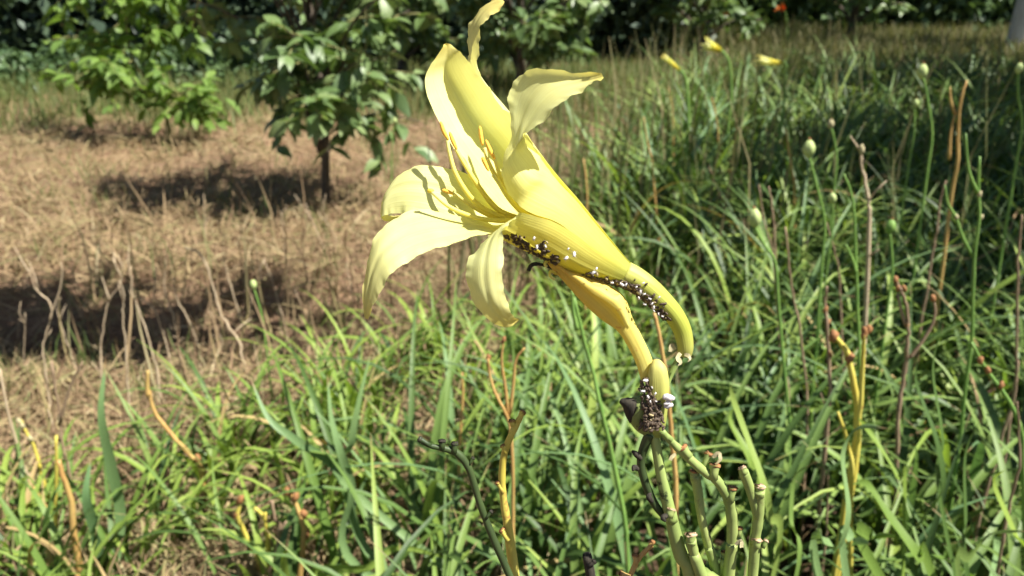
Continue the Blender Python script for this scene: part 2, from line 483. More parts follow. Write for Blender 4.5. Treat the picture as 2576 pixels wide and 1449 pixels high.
def strip_template(pts, widths, fold):
    """a strip along pts (x, z) with half widths and a V fold; columns left, mid, right"""
    V, UV, F = [], [], []
    n = len(pts)
    for i, ((x, z), w) in enumerate(zip(pts, widths)):
        a = pts[max(0, i - 1)]; b = pts[min(n - 1, i + 1)]
        tx, tz = b[0] - a[0], b[1] - a[1]
        l = math.hypot(tx, tz); nxn, nzn = -tz / l, tx / l
        f = fold * w
        V += [(x + nxn * f, -w, z + nzn * f), (x, 0, z), (x + nxn * f, w, z + nzn * f)]
        UV += [(0, i / (n - 1)), (0.5, i / (n - 1)), (1, i / (n - 1))]
    for i in range(n - 1):
        o = i * 3
        F += [(o, o + 1, o + 4, o + 3), (o + 1, o + 2, o + 5, o + 4)]
    return np.array(V, float), np.array(F), np.array(UV, float)

def strap_template(L, lean, bend, w, seg, rnd, power=1.7):
    """a daylily leaf: rises from its base, then arches over"""
    pts, x, z = [(0.0, 0.0)], 0.0, 0.0
    for i in range(1, seg + 1):
        s = i / seg
        a = lean + bend * s ** power
        x += math.sin(a) * L / seg
        z += math.cos(a) * L / seg
        pts.append((x, z))
    wd = [w * (0.72 + 0.28 * math.sin(math.pi * min(1, s / 0.8))) * max(0.03, 1 - max(0, (s - 0.45) / 0.55) ** 1.8) for s in [i / seg for i in range(seg + 1)]]
    V, F, UV = strip_template(pts, wd, 0.38)
    # a slow sideways sway and twist, so that no two kinds of leaf run alike
    s = np.repeat(np.arange(seg + 1) / seg, 3)
    V[:, 1] += 0.05 * L * rnd.uniform(-1, 1) * s ** 2
    tw = rnd.uniform(-0.45, 0.45) * s ** 2
    cy = np.repeat(V[1::3, 1], 3); cz = np.repeat(V[1::3, 2], 3)
    dy, dz = V[:, 1] - cy, V[:, 2] - cz
    V[:, 1] = cy + dy * np.cos(tw) - dz * np.sin(tw)
    V[:, 2] = cz + dy * np.sin(tw) + dz * np.cos(tw)
    return V, F, UV

def tmpl_mesh(name, tm, mat):
    V, F, UV = tm
    mb = MB(); mb.add(V, [tuple(f) for f in F], UV)
    return mb.mesh(name, mat)

# ------------------------------------------------------------------ the daylily flower, its scape and what grows on it
D0 = 0.270
MM = 0.001
def Q(x, y, d=0.0):
    return at(x, y, D0 + d * MM)

base_hero = ground_at(1742, 1449, 0.0)
hb = Q(1742, 1449, 29)
base_hero = Vector((hb.x + 0.03, hb.y + 0.05, 0.0))
hero = thing('daylily_plant', base_hero, 'tall daylily scape carrying the large open lemon yellow flower', 'daylily')

# flower base: ovary tube curving up from its joint
mb = MB()
ctr = [(1722, 893, 6), (1724, 870, 5), (1716, 830, 4), (1694, 790, 2.5), (1660, 752, 1), (1630, 724, 0), (1600, 702, 0), (1572, 687, 0)]
rr = [18, 21, 23.5, 25.5, 27.5, 29, 30, 31]
cw = catmull([list(Q(*c)) for c in ctr], 6)
rw = catmull([[r * 0.1335 * MM] for r in rr], 6)[:, 0]
mb.tube(cw, rw, 18)
flower = part('flower', mb, M['pedicel'], hero)
flower['label'] = 'open lemon yellow trumpet flower with six recurved tepals'

TC = [((1604, 703), 27, 0.0), ((1565, 686), 33, 0.0), ((1489, 641), 62, -1.0), ((1403, 573), 86, -2.0), ((1334, 520), 103, -3.0)]
def tube_pt(i, phi, rf=1.0):
    (cx, cy), r, d = TC[i]
    a = rad(phi)
    rr_ = r * rf
    return [cx + 0.615 * math.sin(a) * rr_, cy - 0.79 * math.sin(a) * rr_, d - math.cos(a) * rr_ * 0.1335]

def tube_surf(t, phi, rf=1.0):
    """point and outward normal on the trumpet's outside; t in 0..4"""
    i = min(3, int(t)); f = t - i
    a, b = np.array(tube_pt(i, phi, rf)), np.array(tube_pt(i + 1, phi, rf))
    c0, c1 = np.array([*TC[i][0], TC[i][2]]), np.array([*TC[i + 1][0], TC[i + 1][2]])
    p = Q(*(a + (b - a) * f)); c = Q(*(c0 + (c1 - c0) * f))
    return p, (p - c).normalized()

def tepal(name, mat, phis, rf, free, ruffle=0.6, seed=0, nc=14, sub=9, vee=2.0):
    """phis: (L, R) angles at the five tube stations; free: (L, R, bulge) stations in (x, y, mm)"""
    st = []
    for i, (pl, pr) in enumerate(phis):
        L, R = np.array(tube_pt(i, pl, rf)), np.array(tube_pt(i, pr, rf))
        mid = np.array(tube_pt(i, (pl + pr) / 2, rf))
        L, R, mid = [np.array(Q(*p)) for p in (L, R, mid)]
        st.append((L, R, mid - (L + R) / 2))
    for L, R, b in free:
        Lw, Rw = np.array(Q(*L)), np.array(Q(*R))
        c = [(L[k] + R[k]) / 2 for k in range(3)]
        bw = np.array(Q(c[0] + b[0], c[1] + b[1], c[2] + b[2])) - np.array(Q(*c))
        st.append((Lw, Rw, bw))
    Lc = catmull([s[0] for s in st], sub); Rc = catmull([s[1] for s in st], sub); Bc = catmull([s[2] for s in st], sub)
    n = len(Lc)
    rn = random.Random(seed)
    ph = [rn.uniform(0, 6.28) for _ in range(6)]
    V, UV, F = [], [], []
    cen = (Lc + Rc) / 2
    seglen = np.concatenate([[0], np.cumsum(np.linalg.norm(np.diff(cen, axis=0), axis=1))])
    vv = seglen / seglen[-1]
    for i in range(n):
        g = cen[min(n - 1, i + 1)] - cen[max(0, i - 1)]
        nm = np.cross(Rc[i] - Lc[i], g)
        l = np.linalg.norm(nm); nm = nm / l if l > 1e-12 else nm
        hw = np.linalg.norm(Rc[i] - Lc[i]) / 2
        for k in range(nc + 1):
            s = -1 + 2 * k / nc
            p = cen[i] + s * (Rc[i] - Lc[i]) / 2 + (1 - (s * s + 0.012) ** (0.5 * (2.0 + (vee - 2.0) * min(1, max(0, (vv[i] - .3) / .15))))) * Bc[i]
            fade = min(1, max(0, (vv[i] - 0.35) / 0.2)) * min(1, hw / 0.006)
            e = max(0, abs(s) - 0.55) / 0.45
            q = vv[i] * seglen[-1] / MM
            sgn = 0 if s < 0 else 2
            ru = math.sin(q * 0.42 + ph[sgn]) + 0.6 * math.sin(q * 0.95 + ph[sgn + 1]) + 0.3 * math.sin(q * 2.1 + ph[sgn])
            p = p + nm * (ru * ruffle * MM * e * e * fade)
            # the raised midrib and two faint ribs beside it
            rib = math.exp(-(s / 0.07) ** 2) * 0.35 - 0.18 * (math.exp(-((s - 0.33) / 0.08) ** 2) + math.exp(-((s + 0.33) / 0.08) ** 2))
            p = p + nm * (rib * MM * min(1, hw / 0.006))
            V.append(p); UV.append((k / nc, vv[i]))
    for i in range(n - 1):
        for k in range(nc):
            a = i * (nc + 1) + k
            F.append((a, a + 1, a + nc + 2, a + nc + 1))
    mb = MB(); mb.add(V, F, UV)
    return part(name, mb, mat, flower)

# C: near upper petal that flares to the right
tepal('petal', M['petal'], [(5, 100), (5, 100), (8, 100), (8, 100), (-8, 100)], 0.97, [
    ((1288, 497, -17), (1362, 402, -6), (14, 0, -7)),
    ((1264, 445, -18), (1328, 366, -9), (8, 0, -6)),
    ((1264, 398, -17), (1322, 352, -16), (2, 4, -3)),
    ((1284, 345, -13), (1322, 338, -25), (4, 6, -1)),
    ((1280, 270, -8), (1352, 314, -31), (6, 10, 3)),
    ((1290, 210, -8), (1405, 267, -34), (4, 14, 4)),
    ((1325, 178, -12), (1450, 236, -34), (2, 14, 4)),
    ((1420, 178, -21), (1490, 210, -33), (0, 10, 3)),
    ((1490, 182, -28), (1512, 200, -32), (0, 3, 1)),
    ((1513, 184, -30), (1518, 195, -31), (0, 0, 0))], 0.5, 1)
# A: back petal, inside towards the camera
tepal('petal', M['petal'], [(120, 215), (120, 215), (118, 215), (115, 213), (112, 212)], 0.95, [
    ((1345, 375, 8), (1240, 505, 6), (0, 0, 10)),
    ((1300, 320, 7), (1188, 440, 3), (0, 0, 12)),
    ((1258, 265, 5), (1132, 357, 2), (-4, 0, 14)),
    ((1218, 208, 5), (1086, 268, 2), (-4, 0, 13)),
    ((1182, 160, 6), (1069, 205, 3), (-4, 0, 10)),
    ((1158, 133, 8), (1086, 160, 5), (0, 0, 5)),
    ((1138, 113, 10), (1112, 122, 7), (0, 0, 1)),
    ((1122, 108, 8), (1116, 112, 8), (0, 0, 0))], 0.5, 2, vee=1.45)
# B: narrow sepal behind, its tip curled at the top of the frame
tepal('sepal', M['sepal'], [(80, 170), (80, 170), (80, 168), (82, 166), (85, 160)], 1.03, [
    ((1330, 350, 18), (1310, 345, 30), (8, -4, 3)),
    ((1278, 288, 24), (1258, 272, 38), (7, -4, 2)),
    ((1238, 240, 27), (1212, 210, 42), (5, -2, 2)),
    ((1209, 188, 27), (1186, 168, 42), (3, 0, 2)),
    ((1202, 125, 27), (1175, 118, 41), (-3, 0, 2)),
    ((1212, 72, 27), (1184, 62, 39), (-4, -2, 1)),
    ((1234, 38, 28), (1208, 20, 37), (-2, -5, 1)),
    ((1262, 20, 29), (1246, -2, 35), (0, -4, 0)),
    ((1270, 6, 31), (1264, -2, 33), (0, 0, 0))], 0.6, 3)
# D: left back petal, tip rolled under
tepal('petal', M['petal'], [(185, 262), (185, 262), (186, 262), (186, 262), (188, 262)], 0.96, [
    ((1278, 505, 12), (1240, 592, 3), (0, -2, 4)),
    ((1228, 472, 10), (1195, 578, 3), (0, -4, 3)),
    ((1172, 437, 7), (1135, 562, 3), (0, -6, 2)),
    ((1112, 420, 6), (1078, 545, 3), (0, -8, 0)),
    ((1050, 418, 6), (1022, 535, 3), (-4, -10, -1)),
    ((1002, 440, 8), (985, 537, 4), (-8, -10, -1)),
    ((975, 480, 10), (965, 545, 5), (-8, -4, -1)),
    ((966, 525, 14), (964, 556, 8), (-5, 2, 0)),
    ((985, 545, 17), (985, 556, 11), (0, 4, 0)),
    ((1020, 540, 18), (1022, 546, 15), (0, 0, 0))], 0.5, 4)
# E: lower left sepal that droops to a point
tepal('sepal', M['sepal'], [(238, 300), (238, 300), (240, 300), (240, 300), (240, 300)], 1.02, [
    ((1226, 572, 3), (1242, 585, -10), (0, -2, -1)),
    ((1155, 545, 0), (1165, 604, -17), (0, -5, 1)),
    ((1080, 527, -2), (1090, 628, -22), (-2, -8, 1)),
    ((1012, 538, -5), (1030, 655, -25), (-5, -8, 1)),
    ((958, 578, -9), (985, 690, -27), (-7, -6, 0)),
    ((930, 632, -13), (958, 730, -27), (-6, -3, 0)),
    ((917, 700, -17), (942, 766, -26), (-3, 0, 0)),
    ((913, 758, -20), (931, 790, -24), (-1, 0, 0)),
    ((917, 800, -22), (926, 804, -23), (0, 0, 0))], 0.3, 5)
# F: near lower petal arching over towards the camera and down
tepal('petal', M['petal'], [(-88, 14), (-88, 14), (-88, 14), (-88, 6), (-85, -12)], 1.0, [
    ((1252, 592, -8), (1305, 542, -21), (0, -4, -3)),
    ((1236, 596, -16), (1276, 562, -29), (-2, -4, -3)),
    ((1206, 617, -23), (1266, 605, -33), (-4, -4, -2)),
    ((1180, 655, -28), (1264, 655, -35), (-2, 0, -2)),
    ((1173, 705, -30), (1266, 710, -35), (0, 0, -2)),
    ((1192, 760, -30), (1276, 765, -34), (0, 0, -2)),
    ((1238, 810, -29), (1292, 795, -31), (0, 0, -1)),
    ((1276, 824, -29), (1304, 802, -29), (0, 0, 0)),
    ((1298, 812, -29), (1304, 806, -29), (0, 0, 0))], 0.55, 6)

# stamens and pistil
stamens = [
    ([(1400, 590, 0), (1310, 560, 0), (1240, 537, -1), (1190, 503, -3), (1148, 440, -4), (1131, 385, -4), (1125, 352, -4)], [(1108, 306), (1116, 330), (1128, 352)]),
    ([(1400, 585, 2), (1310, 552, 1), (1250, 525, 0), (1205, 470, -1), (1170, 415, -1), (1150, 380, -1), (1146, 374, -1)], [(1131, 332), (1139, 354), (1149, 376)]),
    ([(1400, 575, 2), (1325, 535, 0), (1275, 480, -1), (1245, 440, -2), (1226, 400, -2), (1219, 372, -2)], [(1207, 317), (1210, 342), (1214, 366)]),
    ([(1400, 570, 0), (1335, 535, -3), (1290, 490, -4), (1260, 445, -4), (1248, 410, -4), (1243, 398, -4)], [(1222, 352), (1232, 376), (1245, 400)]),
    ([(1400, 570, -3), (1330, 545, -5), (1285, 505, -6), (1255, 460, -6), (1240, 440, -6)], [(1213, 395), (1218, 406), (1229, 430)]),
    ([(1400, 590, 3), (1310, 565, 4), (1240, 545, 5), (1190, 520, 5), (1160, 498, 5), (1140, 486, 5)], [(1112, 478), (1124, 481), (1140, 488)]),
]
for fil, an in stamens:
    mb = MB()
    c = catmull([list(Q(*p)) for p in fil], 5)
    mb.tube(c, list(np.linspace(0.0011, 0.0006, len(c))), 8)
    part('filament', mb, M['filament'], flower)
    mb = MB()
    d = fil[-1][2]
    c = catmull([list(Q(x, y, d - 0.5)) for x, y in an], 5)
    k = np.linspace(0, math.pi, len(c))
    mb.tube(c, list(0.00025 + 0.00045 * np.sin(k) ** 0.5), 8)
    part('anther', mb, M['anther'], flower)
mb = MB()
c = catmull([list(Q(*p)) for p in [(1400, 580, -1), (1320, 555, -3), (1250, 555, -5), (1190, 545, -7), (1130, 520, -9), (1085, 482, -9)]], 6)
mb.tube(c, list(np.linspace(0.0010, 0.0006, len(c))), 8)
mb.blob(Q(1083, 480, -9), (Vector((0.0012, 0, 0)), Vector((0, 0.0008, 0)), Vector((0, 0, 0.0008))))
part('pistil', mb, M['filament'], flower)

# spent flower below
def loft(mb, L, R, flat=0.8, n=16, sub=6, mi=0, groove=0.0):
    """a closed body from left and right outline points (x, y, mm)"""
    Lw = catmull([list(Q(*p)) for p in L], sub); Rw = catmull([list(Q(*p)) for p in R], sub)
    fw = np.array(FW)
    V, F, UV = [], [], []
    m = len(Lw)
    for i in range(m):
        c = (Lw[i] + Rw[i]) / 2; u = (Rw[i] - Lw[i]) / 2
        l = np.linalg.norm(u)
        for k in range(n):
            a = 2 * math.pi * k / n
            q = 1 - groove * max(0, math.cos(3 * a + 0.9)) ** 4
            V.append(c + u * math.cos(a) * q - fw * l * flat * math.sin(a) * q)
            UV.append((k / n * 2, i / (m - 1)))
    for i in range(m - 1):
        for k in range(n):
            F.append((i * n + k, i * n + (k + 1) % n, (i + 1) * n + (k + 1) % n, (i + 1) * n + k))
    F.append(tuple(range(n - 1, -1, -1))); F.append(tuple((m - 1) * n + k for k in range(n)))
    mb.add(V, F, UV, mi)

mb = MB()
loft(mb, [(1612, 955, 5), (1600, 915, 4), (1578, 870, 3), (1552, 832, 2), (1510, 802, 1), (1462, 758, 0), (1415, 705, -1), (1384, 672, -2), (1372, 655, -2)],
         [(1648, 942, 5), (1640, 900, 4), (1615, 845, 3), (1592, 800, 2), (1575, 752, 1), (1536, 718, 0), (1480, 692, -1), (1420, 665, -2), (1378, 650, -2)], 0.75, 20, 6, groove=0.10)
spent = part('spent_flower', mb, M['spent'], hero)
spent['label'] = 'closed withering flower, deep yellow with orange veins'
# fold of a collapsed tepal along its near side
mb = MB()
V, F, UV = [], [], []
pth = catmull([list(Q(*p)) for p in [(1578, 830, -2), (1545, 775, -5.5), (1490, 738, -6), (1430, 695, -5), (1385, 662, -3)]], 8)
pt2 = catmull([list(Q(*p)) for p in [(1584, 812, -1), (1566, 752, -3.5), (1520, 722, -4), (1450, 686, -3.5), (1388, 655, -2.5)]], 8)
for i in range(len(pth)):
    for k in range(5):
        s = k / 4
        p = pth[i] * (1 - s) + pt2[i] * s - np.array(FW) * 0.0016 * math.sin(math.pi * s)
        p = p + np.array(UP) * (0.0007 * math.sin(i * 0.9) * s * s)
        V.append(p); UV.append((s, i / (len(pth) - 1)))
for i in range(len(pth) - 1):
    for k in range(4):
        a = i * 5 + k
        F.append((a, a + 1, a + 6, a + 5))
mb.add(V, F, UV)
part('withered_tepal', mb, M['spent'], spent)
mb = MB()
mb.tube(catmull([list(Q(*p)) for p in [(1395, 676, -1), (1372, 668, -2), (1350, 664, -3), (1336, 668, -3), (1329, 682, -3)]], 5), [0.0005] * 10 + [0.0007] * 11, 7)
part('withered_style', mb, M['shrivel'], spent)
for cc in ([(1392, 668, -3), (1380, 655, -4), (1371, 664, -4), (1376, 672, -4)], [(1400, 690, -3), (1386, 682, -4), (1384, 694, -4), (1396, 704, -4)]):
    mb = MB()
    mb.tube(catmull([list(Q(*p)) for p in cc], 5), [0.0005] * 16, 6)
    part('withered_stamen', mb, M['filament'], spent)

# young bud
mb = MB()
loft(mb, [(1646, 1100, 7), (1634, 1070, 6), (1628, 1020, 4), (1627, 965, 2), (1632, 930, 1), (1640, 910, 1), (1645, 904, 1)],
         [(1662, 1100, 7), (1674, 1070, 6), (1680, 1020, 4), (1683, 970, 2), (1678, 930, 1), (1664, 908, 1), (1652, 903, 1)], 0.9, 24, 6, groove=0.10)
part('bud', mb, M['bud'], hero)

# branches and scape of the hero plant
def stem(mb, pts, r, n=10, sub=5, mi=0):
    """pts (x, y, mm); r in px"""
    c = catmull([list(Q(*p)) for p in pts], sub)
    r = r if isinstance(r, (list, tuple)) else [r] * len(pts)
    w = catmull([[q * 0.1335 * MM] for q in r], sub)[:, 0]
    mb.tube(c, w, n, mi)
def flap(parent, pts, w, mat='bract', name='bract'):
    """a small ragged papery flap along pts (x, y, mm); w: half widths in px"""
    c = catmull([list(Q(*p)) for p in pts], 4)
    ww = catmull([[q * 0.1335 * MM] for q in w], 4)[:, 0]
    V, F, UV = [], [], []
    for i in range(len(c)):
        g = Vector(c[min(len(c) - 1, i + 1)]) - Vector(c[max(0, i - 1)])
        sd = g.cross(FW).normalized()
        for k in (-1, 0, 1):
            V.append(Vector(c[i]) + sd * k * ww[i] * random.uniform(.8, 1.2) + FW * (0.35 * ww[i] * (1 - k * k) + k * ww[i] * .4)); UV.append((k * .5 + .5, i / (len(c) - 1)))
    for i in range(len(c) - 1):
        F += [(i * 3, i * 3 + 1, i * 3 + 4, i * 3 + 3), (i * 3 + 1, i * 3 + 2, i * 3 + 5, i * 3 + 4)]
    mb = MB(); mb.add(V, F, UV)
    return part(name, mb, M[mat], parent)
def stub(parent, a, b, r0, r1, d, name='cut_stub', top=None, mat=None):
    """a short stub from a to b (px), flared, with a dry cut end"""
    mb = MB()
    pa, pb = Q(*a, d), Q(*b, d)
    v = pb - pa
    dirn = v.normalized()
    k = 0.1335 * MM * 0.80
    mb.tube([pa, pa + v * 0.5, pa + v * 0.85, pb], [r0 * k, r0 * 0.95 * k, r1 * k, r1 * 1.05 * k], 10, 0, cap1=False)
    o_ = len(mb.v)
    mb.tube([pb - v * 0.16, pb - v * .06, pb, pb + dirn * 0.0004, pb - dirn * 0.0007], [r1 * 1.03 * k, r1 * 1.07 * k, r1 * 1.05 * k, r1 * 0.85 * k, r1 * 0.3 * k], 11, 1)
    for q in range(o_, len(mb.v)):
        mb.v[q] = tuple(Vector(mb.v[q]) + Vector((random.gauss(0, 1), random.gauss(0, 1), random.gauss(0, 1))) * r1 * k * .10)
    return part(name, mb, [mat or M['scape'], top or M['cut']], parent, True)

mb = MB()
stem(mb, [(1712, 896, 6), (1694, 928, 7), (1678, 962, 8), (1664, 1010, 8), (1652, 1080, 8), (1646, 1100, 8)], [9, 8.5, 9, 11, 11, 12])
part('branch', mb, M['scape_sooty'], hero)
for cc, w in (([(1712, 888, 3), (1705, 900, 2), (1712, 912, 1), (1706, 920, 1)], 5), ([(1722, 892, 2), (1732, 895, 1), (1736, 903, 0), (1730, 910, 0)], 4), ([(1696, 880, 4), (1690, 868, 4), (1686, 885, 4)], 5)):
    flap(hero, cc, [w, w * 1.3, w * 0.9, w * 0.2][:len(cc)])
mb = MB()
stem(mb, [(1645, 1085, 8), (1652, 1130, 10), (1664, 1200, 13), (1678, 1260, 16), (1690, 1310, 19)], [13, 13, 14, 16, 17])
part('scape_upper', mb, M['scape_sooty'], hero)
mb = MB()
c = catmull([list(Q(1686, 1285, 18)), list(Q(1697, 1340, 21)), list(Q(1715, 1400, 25)), list(Q(1742, 1460, 29)), list(Q(1790, 1800, 50)), [base_hero.x, base_hero.y, 0.0]], 5)
mb.tube(c, list(np.linspace(0.0021, 0.0038, len(c))), 10)
part('scape', mb, M['scape'], hero)
stub(hero, (1682, 1300), (1690, 1280), 15, 15, 15)
# seed pod with a black shrivelled end
mb = MB()
loft(mb, [(1628, 1100, 9), (1600, 1082, 8), (1580, 1052, 7), (1575, 1020, 6), (1590, 1000, 6), (1610, 995, 6)],
         [(1648, 1092, 9), (1645, 1070, 8), (1645, 1040, 7), (1640, 1012, 6), (1630, 1000, 6), (1618, 996, 6)], 0.9, 16, 5, groove=0.12)
pod = part('seed_pod', mb, M['pod_dark'], hero)
mb = MB()
loft(mb, [(1584, 1064, 7), (1573, 1045, 6), (1567, 1025, 5), (1558, 1013, 5), (1561, 1005, 5)],
         [(1596, 1052, 7), (1606, 1026, 6), (1602, 1006, 5), (1584, 1000, 5), (1566, 1002, 5)], 1.35, 12, 4, groove=0.25)
part('shrivelled_cap', mb, M['shrivel'], pod)
mb = MB()
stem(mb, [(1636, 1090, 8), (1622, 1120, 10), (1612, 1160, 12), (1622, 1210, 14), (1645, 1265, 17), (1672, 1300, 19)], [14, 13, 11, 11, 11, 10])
part('branch', mb, M['scape_shaded'], hero)
for cc in ([(1612, 1155, 9), (1600, 1142, 8), (1590, 1134, 8)], [(1604, 1180, 9), (1596, 1176, 8), (1592, 1184, 7)], [(1640, 1262, 12), (1632, 1250, 11), (1638, 1240, 11)], [(1680, 1296, 15), (1668, 1302, 13), (1674, 1312, 13)]):
    mb = MB(); stem(mb, cc, [6, 8, 3], 7, 4)
    part('dry_bract', mb, M['shrivel'], hero)

# ------------------------------------------------------------------ scapes around the flower (near)
def near_scape(label, runs, stubs, mat, top='cut', seed=1):
    """runs: list of (pts, radii); the first one goes on down to the ground"""
    p, r = runs[0]
    e = Q(*p[-1]); e0 = Q(*p[-2])
    dr = (e - e0).normalized()
    base = e + dr * 0.12
    base = Vector((base.x + dr.x * 0.1, base.y + 0.03, 0.0))
    t = thing('daylily_scape', base, label, 'flower stalk')
    k = 0.1335 * MM
    c = catmull([list(Q(*q)) for q in p] + [list(e + dr * 0.12), list(base)], 5)
    w = catmull([[q * k * .88] for q in (list(r) + [r[-1] * 1.15, r[-1] * 1.3])], 5)[:, 0]
    w = w * np.array([1 + .05 * math.sin(i * 1.9 + len(c)) + random.uniform(-.03, .03) for i in range(len(w))])
    mb = MB(); mb.tube(c, w, 10)
    part('stalk', mb, M[mat], t)
    for p, r in runs[1:]:
        mb = MB(); stem(mb, p, r); part('branch', mb, M[mat], t)
    for a, b, r0, r1, d in stubs:
        stub(t, a, b, r0, r1, d, 'cut_stub', M[top], M[mat])
    return t

s1 = near_scape('green cut stalk with brown nubs arching right below the aphid covered bud',
    [([(1664, 1084, 5), (1690, 1112, 7), (1728, 1148, 9), (1770, 1185, 11), (1800, 1205, 12), (1828, 1245, 14), (1840, 1290, 17), (1842, 1360, 21), (1832, 1455, 26)], [10, 11, 14, 14, 15, 16, 17, 18, 19])],
    [((1690, 1108), (1660, 1082), 10, 13, 6), ((1735, 1150), (1716, 1126), 14, 17, 8), ((1765, 1180), (1784, 1140), 9, 13, 11), ((1795, 1205), (1798, 1168), 15, 18, 10), ((1836, 1262), (1842, 1226), 14, 17, 13), ((1858, 1350), (1861, 1328), 8, 10, 19)], 'scape', 'nub')
for cc in ([(1792, 1150, 9), (1808, 1142, 8), (1812, 1156, 8), (1800, 1168, 8)], [(1850, 1370, 18), (1864, 1362, 17), (1866, 1378, 17)], [(1700, 1142, 7), (1690, 1150, 6), (1686, 1158, 6)]):
    flap(s1, cc, [4, 6, 5, 1][:len(cc)])
near_scape('pale green forked stalk cut at two levels, rightmost of the near stalks',
    [([(1910, 1232, 12), (1908, 1300, 16), (1900, 1360, 19), (1893, 1455, 24)], [17, 16, 16, 17]),
     ([(1870, 1185, 9), (1885, 1225, 12), (1898, 1265, 14), (1906, 1300, 16)], [13, 13, 13, 12])],
    [((1910, 1250), (1911, 1222), 16, 18, 12), ((1873, 1192), (1867, 1176), 13, 13, 8.5), ((1902, 1378), (1904, 1357), 15, 17, 17), ((1918, 1378), (1928, 1360), 8, 9, 18)], 'scape')
near_scape('slim pale green stalk with one brown topped nub behind the main scape',
    [([(1748, 1195, 14), (1756, 1240, 17), (1764, 1300, 20), (1782, 1370, 24), (1806, 1455, 29)], [15, 14, 13, 14, 15])],
    [((1748, 1208), (1746, 1184), 14, 16, 14)], 'scape', 'nub')
near_scape('short green cut stalk pressed against the right of the main scape',
    [([(1738, 1358, 18), (1748, 1400, 21), (1768, 1455, 24)], [16, 16, 18])],
    [((1738, 1370), (1738, 1343), 16, 19, 18)], 'scape')
near_scape('lowest green stalk stub at the bottom edge between two taller stalks',
    [([(1823, 1398, 26), (1820, 1430, 27), (1816, 1460, 29)], [12, 13, 13])],
    [((1823, 1405), (1824, 1388), 12, 14, 26)], 'scape', 'nub')
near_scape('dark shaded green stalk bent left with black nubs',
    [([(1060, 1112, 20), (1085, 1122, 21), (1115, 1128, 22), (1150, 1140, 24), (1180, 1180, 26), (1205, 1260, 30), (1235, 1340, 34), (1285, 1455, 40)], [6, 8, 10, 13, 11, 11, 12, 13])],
    [((1085, 1122), (1055, 1104), 8, 10, 20), ((1112, 1130), (1112, 1108), 10, 13, 21), ((1142, 1140), (1144, 1114), 10, 12, 22), ((1180, 1170), (1190, 1152), 5, 6, 25), ((1222, 1305), (1236, 1286), 6, 7, 31)], 'scape_shaded', 'shrivel')
near_scape('yellow stalk with small tan nubs left of the main scape',
    [([(1312, 1045, 30), (1298, 1070, 31), (1272, 1130, 34), (1263, 1190, 37), (1266, 1250, 40), (1278, 1330, 44), (1296, 1455, 50)], [8, 11, 11, 12, 12, 15, 17])],
    [((1290, 1072), (1287, 1058), 9, 12, 30), ((1300, 1062), (1316, 1036), 8, 11, 30), ((1272, 1140), (1265, 1120), 8, 10, 33), ((1266, 1240), (1252, 1212), 8, 11, 38), ((1278, 1360), (1262, 1332), 10, 12, 42)], 'scape_yellow', 'nub')
near_scape('orange brown stub with a dark frayed tip at the bottom edge',
    [([(1640, 1372, 36), (1615, 1395, 37), (1598, 1420, 39), (1580, 1460, 41)], [7, 8, 9, 9])],
    [((1620, 1392), (1644, 1362), 7, 9, 35), ((1600, 1420), (1598, 1396), 8, 11, 37), ((1585, 1450), (1560, 1442), 8, 10, 39)], 'scape_orange', 'nub')
near_scape('short black withered stub at the bottom edge',
    [([(1476, 1392, 30), (1480, 1415, 31), (1488, 1460, 33)], [8, 14, 15])],
    [((1480, 1425), (1496, 1412), 8, 9, 29)], 'shrivel', 'shrivel')

# ------------------------------------------------------------------ aphids
def aphid_mb(mb, p, n, ln, mi=0, leg=True):
    fat = random.uniform(.8, 1.15)
    n = Vector(n).normalized()
    t = n.orthogonal().normalized()
    a = random.uniform(0, 6.283)
    t = t * math.cos(a) + n.cross(t) * math.sin(a)
    b = n.cross(t)
    c = Vector(p) + n * ln * 0.26
    mb.blob(c, ((t + n * random.uniform(-.25, .25)) * ln * 0.5, b * ln * 0.27 * fat, n * ln * 0.25 * fat), mi, 7, 5, 0.16)
    if leg:
        for s in (-1, 1):
            for k in (-0.25, 0.0, 0.25):
                q = c + t * ln * k
                e = c + t * ln * k * 2.2 + b * s * ln * 0.55 - n * ln * 0.26
                m_ = (q + e) / 2 + n * ln * 0.12
                w = t * ln * 0.02
                mb.add([q - w, q + w, m_ + w, m_ - w, e], [(0, 1, 2, 3), (3, 2, 4)], None, mi)

spots = []
for i in range(230):                                   # along the underside of the trumpet and ovary
    t = random.uniform(0.0, 1.9)
    p, n = tube_surf(t, random.gauss(-78, 16), 1.02)
    spots.append((p, n))
for i in range(80):
    t = random.uniform(2.5, 4.0)
    p, n = tube_surf(t, random.gauss(-62, 12), 1.02)
    spots.append((p, n))
def ped_surf(f, ph):
    i = int(f * (len(cw_ped) - 2)); c = Vector(cw_ped[i]); tn = (Vector(cw_ped[i + 1]) - c).normalized()
    s = tn.cross(-FW).normalized()
    if s.y * 0 + s.dot(Vector((-0.7, 0, -0.7))) < 0: s = -s
    a = rad(ph)
    n = s * math.cos(a) - FW * math.sin(a)
    return c + n * rw_ped[i], n
cw_ped, rw_ped = cw, rw
cw_ped = catmull([list(Q(*c)) for c in ctr], 6); rw_ped = catmull([[r * 0.1335 * MM] for r in rr], 6)[:, 0]
for i in range(150):
    p, n = ped_surf(random.uniform(0.47, 0.98), random.gauss(12, 24))
    spots.append((p, n))
for i in range(170):                                   # round the base of the bud
    y = random.uniform(950, 1085); k = random.uniform(-1, .75)
    x = 1648 + k * 27 - (10 if k < 0 and random.random() < 0.5 else 0)
    dd = 4 - math.sqrt(max(0, 1 - k * k)) * 3.6
    p = Q(x, y, dd)
    n = (Vector((k, 0, 0)) * 1.0 - FW * math.sqrt(max(0.05, 1 - k * k))).normalized()
    if k > -.35 + (y - 950) / 90.0: continue
    spots.append((p, n))
mb = MB()
